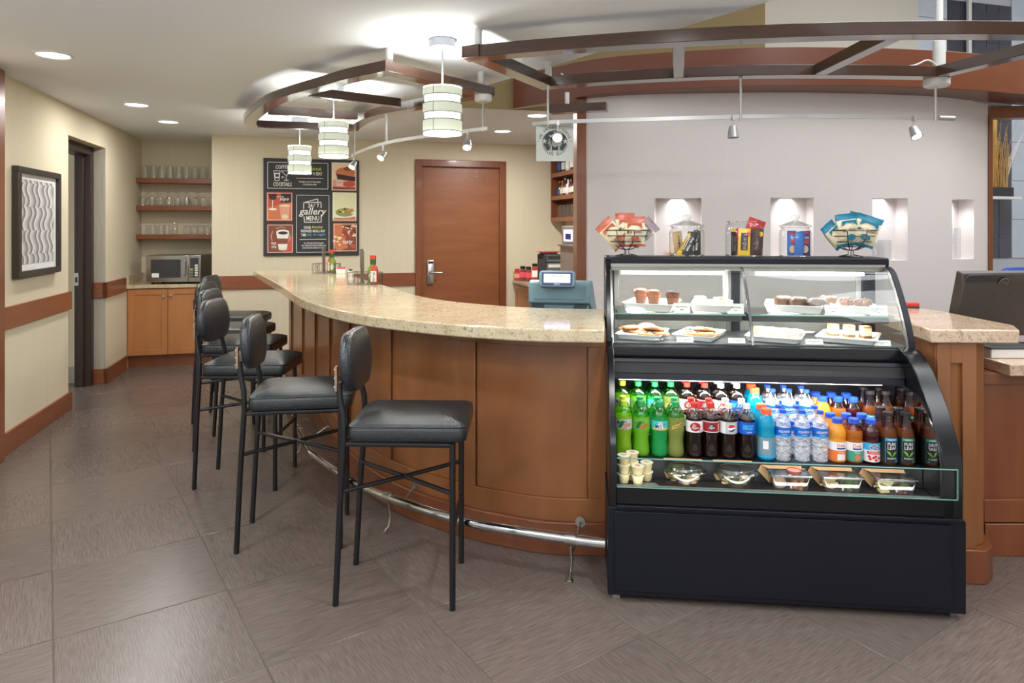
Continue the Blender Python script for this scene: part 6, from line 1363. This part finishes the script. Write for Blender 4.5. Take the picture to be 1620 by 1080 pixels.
# ------------------------------------------------ on top of the case
TZ = 1.3785
def case_top_w(u, d): return w_at(u, d)
def mk_jar(lid):
    t = thing('candy_jar', None, 'jar'); b = MB(); R = .078
    b.lathe([(R-.006, .001), (R, .008), (R, .125), (R-.004, .138), (R-.012, .146), (R-.010, .152)], 28, caps=False); b.add([((R-.006)*cos(2*pi*k/28), (R-.006)*sin(2*pi*k/28), .001) for k in range(28)], [tuple(range(28))]); b.build('jar', 'jar_glass', t)
    b = MB(); b.tube([((R-.008)*cos(2*pi*k/28), (R-.008)*sin(2*pi*k/28), .153) for k in range(28)], .003, 6, closed=True); b.tube([((R-.004)*cos(2*pi*k/28), (R-.004)*sin(2*pi*k/28), .004) for k in range(28)], .0035, 6, closed=True); b.build('rim', 'ware_glass', t)
    if lid: b = MB(); b.lathe([(R+.001, .157), (R+.002, .161), (R*.8, .168), (R*.45, .180), (.018, .186), (.012, .192), (.018, .199), (.022, .208), (.018, .216), (.004, .219)], 24); b.build('lid', 'ware_glass', t)
    return t
for n_, c in (('w_yellow', (240, 196, 30)), ('w_red', (190, 30, 36)), ('w_brown', (70, 40, 34)), ('w_tan', (206, 176, 130)), ('w_black', (30, 28, 30)), ('w_blue', (30, 100, 180)), ('w_navy', (30, 40, 100)), ('w_cream', (232, 222, 188)), ('w_rust', (186, 92, 66)), ('w_teal', (20, 120, 150)), ('w_lilac', (150, 130, 140)), ('w_grey', (226, 226, 216))): M(n_, c, .35)
def mk_packet(w_, h_, m, prints, th=.012):
    """flat sweet packet standing upright, crimped ends"""
    b = MB(); mats = [m]; n = 6; V = []
    zs = [0, .008, .02, h_*.5, h_-.02, h_-.008, h_]; tt = [.001, .001, .7, 1, .7, .001, .001]
    for z, q in zip(zs, tt):
        q = max(q*th/2, .0008)
        for k in range(8): a_ = 2*pi*k/8; V.append((w_/2*(cos(a_)), q*sin(a_), z))
    b.add(V, [(i*8+k, i*8+(k+1) % 8, (i+1)*8+(k+1) % 8, (i+1)*8+k) for i in range(6) for k in range(8)]+[tuple(range(7, -1, -1)), tuple(range(48, 56))])
    for p in prints:
        if p[-1] not in mats: mats.append(p[-1])
        P = lambda x, y: (x, -th/2-.0008, y)
        if p[0] == 't': b.text(p[1], p[2], p[3], p[4], P, mats.index(p[-1]), p[5], p[6])
        else: b.flat(p[1], P, mats.index(p[-1]))
    return tag(b.build('candy_packet', mats, normals=False), None, 'packet')
def mm(c): return mk_packet(.052, .125, c, [('p', rct(-.016, .014, .025, .105), 'w_brown'), ('t', "m&m's", -.001, .065, .020, .072, pi/2, 'w_grey'), ('p', ell(.016, .10, .008, .012), 'w_yellow' if c != 'w_yellow' else 'cap_orange')])
JD = .762
JW = [w_at(u, JD) for u in (1086.5, 1177, 1258)]
J = []
for w_, lid, lb in ((JW[0], 1, 'lidded glass candy jar of dark bars, left of three'), (JW[1], 0, 'open glass candy jar of red and yellow packets, middle of three'), (JW[2], 1, 'smaller lidded glass jar of blue packets, right of three')):
    t = mk_jar(lid); in_case(t, w_, JD, TZ); t['label'] = lb; t['group'] = 'candy jars on the pastry case'; J.append(t)
J[0].scale = (1.12, 1.12, .97); J[1].scale = (1.17, 1.17, 1.15); J[2].scale = (.97, .97, .96)
def put_packet(o, w_, dx, dd, rz, tilt, lb, grp, z=.006):
    o.scale = (1.15, 1.1, 1.08); o.location = cw(w_+dx*1.08, JD+dd, TZ+z); o.rotation_euler = (0, tilt, CR+rz); o['label'] = lb; o['group'] = grp
bar = lambda m, s, m2, L_=.115: mk_packet(.032, L_, m, [('t', s, 0, L_/2, .014, L_*.6, pi/2, m2), ('p', rct(-.0155, -.013, .02, L_-.02), m2)], .014)
g1 = 'packets in the left candy jar'
put_packet(mk_packet(.050, .10, 'w_tan', [('t', "m&m's", 0, .05, .016, .06, pi/2, 'w_brown')]), JW[0], -.038, -.012, .5, -.12, 'tan peanut packet in the left candy jar', g1, .02)
put_packet(bar('w_yellow', 'PLANTERS', 'w_navy'), JW[0], -.040, -.045, .1, .55, 'yellow wrapped bar leaning in the left candy jar', g1)
put_packet(bar('w_black', 'Milky Way', 'w_grey'), JW[0], -.015, -.048, .0, .42, 'black striped bar leaning in the left candy jar', g1)
put_packet(bar('w_black', 'Milky Way', 'w_grey', .12), JW[0], .042, -.038, -.3, .0, 'black bar with pale lettering upright in the left candy jar', g1)
put_packet(bar('w_navy', 'Milky Way', 'w_grey', .11), JW[0], .012, .01, .1, .1, 'dark bar at the back of the left candy jar', g1)
put_packet(bar('w_black', 'Milky Way', 'w_lilac', .11), JW[0], .025, -.030, .1, .05, 'black bar in the middle of the left candy jar', g1)
g2 = 'packets in the middle candy jar'
put_packet(mm('w_yellow'), JW[1], -.012, -.052, .05, .03, 'yellow candy packet at the front of the open jar', g2)
put_packet(mm('w_brown'), JW[1], .045, -.040, -.35, .06, 'brown candy packet on the right of the open jar', g2)
put_packet(bar('w_black', 'Milky Way', 'w_lilac', .11), JW[1], -.050, -.02, .5, .0, 'dark bar on the left side of the open jar', g2)
put_packet(mm('w_red'), JW[1], -.026, -.01, .2, .12, 'red candy packet behind the yellow one in the open jar', g2)
put_packet(mk_packet(.075, .15, 'w_red', []), JW[1], .012, .0, 0, .35, 'red packet sticking out of the open jar', g2, .035)
put_packet(mk_packet(.05, .13, 'w_red', []), JW[1], .050, .01, -.5, .1, 'red packet at the back right of the open jar', g2)
put_packet(mk_packet(.04, .125, 'w_yellow', []), JW[1], -.030, .035, .3, .0, 'yellow packet at the back of the open jar', g2)
g3 = 'packets in the right candy jar'
rice = lambda m: mk_packet(.042, .115, m, [('p', ell(0, .104, .017, .006), 'w_red'), ('t', 'Rice', .004, .085, .012, .022, 0, 'w_grey'), ('p', rct(-.006, .014, .055, .075), 'w_red'), ('p', ell(.0, .03, .014, .018), 'w_tan')])
put_packet(rice('w_blue'), JW[2], -.026, -.036, .25, 0, 'blue snack packet at the front left of the right jar', g3); put_packet(mk_packet(.04, .11, 'w_blue', []), JW[2], .004, -.044, .0, .05, 'plain blue snack packet in the middle of the right jar', g3)
put_packet(rice('w_navy'), JW[2], .036, -.028, -.3, 0, 'navy snack packet at the right of the right jar', g3); put_packet(mk_packet(.04, .11, 'w_navy', []), JW[2], .01, .02, .1, 0, 'navy snack packet at the back of the right jar', g3)

# wire baskets of crisps
def mk_wbasket():
    t = thing('wire_basket', None, 'basket'); b = MB(); n = 24
    prof = [(.030, .036), (.066, .052), (.092, .076), (.109, .104), (.118, .132)]
    for r, z in prof[1:]: b.tube([(r*cos(2*pi*k/n), r*sin(2*pi*k/n), z) for k in range(n)], .0026 if z < .13 else .0036, 5, closed=True)
    for k in range(4):
        a_ = pi*k/4+.3; q = [(r*cos(a_), r*sin(a_), z) for r, z in reversed(prof)]+[(0, 0, .032)]+[(-r*cos(a_), -r*sin(a_), z) for r, z in prof]; b.tube(q, .0024, 5)
    b.build('bowl', 'chrome_dark', t)
    b = MB(); b.tube([(.055*cos(2*pi*k/n), .055*sin(2*pi*k/n), .0026) for k in range(n)], .0026, 5, closed=True)
    for k in range(3): a_ = 2.1*k+.2; b.tube([(.055*cos(a_), .055*sin(a_), .0026), (.012*cos(a_), .012*sin(a_), .012), (.014*cos(a_), .014*sin(a_), .036)], .0024, 5)
    b.build('foot', 'chrome_dark', t); return t
M('chrome_dark', (110, 108, 106), .25, .9)
wb = Stock(mk_wbasket)
BWd = .75; BL, BR = w_at(991, BWd), w_at(1346, BWd)
in_case(wb((0, 0, 0), 0, 'wire bowl of rust and cream crisp bags, left end of the case', 'wire bowls on the pastry case'), BL, BWd, TZ); in_case(wb((0, 0, 0), 0, 'wire bowl of teal crisp bags, right end of the case', 'wire bowls on the pastry case'), BR, BWd, TZ)
def mk_bag(w_, h_, m1, m2, sd, name=True):
    rr = random.Random(sd); b = MB(); n = 12; V = []; mats = [m2, m1, 'ink']
    lev = [(0, .001), (.012, .0015), (.03, .018), (h_*.35, .028), (h_*.65, .026), (h_-.03, .014), (h_-.012, .0015), (h_, .001)]
    for z, q in lev:
        for k in range(n): a_ = 2*pi*k/n; V.append((w_/2*max(-1, min(1, 1.15*cos(a_)))*(1-.08*sin(pi*z/h_)), q*sin(a_)+rr.uniform(-.0025, .0025), z+rr.uniform(-.002, .002)))
    b.add(V, [(i*n+k, i*n+(k+1) % n, (i+1)*n+(k+1) % n, (i+1)*n+k) for i in range(7) for k in range(n)])
    b.m = [1 if (i >= 5 or i == 0) else 0 for i in range(7) for k in range(n)]
    P = lambda x, y: (x, -.031-.003*0, y)
    b.flat([(-w_*.36, h_*.62), (-w_*.15, h_*.74), (w_*.18, h_*.72), (w_*.36, h_*.62), (w_*.34, h_*.80), (-w_*.34, h_*.80)], lambda x, y: (x, -.0275, y), 1)
    if name: b.text("Miss Vickie's", 0, h_*.52, .018, P, 2, w_*.72, .06, .15)
    b.flat(ell(w_*.02, h_*.28, w_*.2, h_*.10), lambda x, y: (x, -.0305, y), 1)
    return tag(b.build('crisp_bag', mats, normals=True, sharp=60), None, 'crisp bag')
def put_bag(o, w0, dx, dd, dz, ry, rz, rx, lb, grp):
    o.location = cw(w0+dx, BWd+dd, TZ+dz); o.rotation_euler = (rx, ry, CR+rz); o['label'] = lb; o['group'] = grp
gA, gB = 'crisp bags in the left wire bowl', 'crisp bags in the right wire bowl'
put_bag(mk_bag(.105, .15, 'w_rust', 'w_cream', 1), BL, .040, -.045, .050, -.0, -.1, .05, 'cream and rust crisp bag at the front of the left bowl', gA)
put_bag(mk_bag(.10, .16, 'w_rust', 'w_cream', 2), BL, -.005, -.015, .060, -.03, .1, .02, 'cream and rust crisp bag standing behind the front bag', gA)
put_bag(mk_bag(.10, .16, 'w_rust', 'w_cream', 3, False), BL, -.020, -.01, .055, -.75, .2, 0, 'cream crisp bag leaning out to the left of the left bowl', gA)
put_bag(mk_bag(.09, .15, 'w_lilac', 'w_grey', 4, False), BL, .030, .02, .072, .85, -.2, 0, 'grey crisp bag leaning out to the right of the left bowl', gA)
put_bag(mk_bag(.09, .12, 'w_rust', 'w_cream', 5, False), BL, -.02, .03, .05, .1, 1.2, .1, 'rust crisp bag low in the left bowl', gA)
put_bag(mk_bag(.11, .16, 'w_teal', 'w_cream', 6), BR, -.022, -.030, .055, -.12, .2, .02, 'teal crisp bag standing up in the right bowl', gB)
put_bag(mk_bag(.12, .15, 'w_teal', 'w_cream', 7), BR, .032, -.030, .060, .35, -.15, .02, 'teal crisp bag leaning right in the right bowl', gB)
put_bag(mk_bag(.08, .14, 'w_teal', 'w_cream', 8, False), BR, -.045, -.01, .055, -.7, .3, 0, 'teal crisp bag leaning out left of the right bowl', gB)
put_bag(mk_bag(.10, .16, 'w_teal', 'w_teal', 9, False), BR, .015, .02, .062, .25, .1, 0, 'all teal crisp bag at the back of the right bowl', gB)
put_bag(mk_bag(.08, .12, 'w_teal', 'w_cream', 10, False), BR, -.01, .035, .05, .0, 1.3, .1, 'teal crisp bag low in the right bowl', gB)
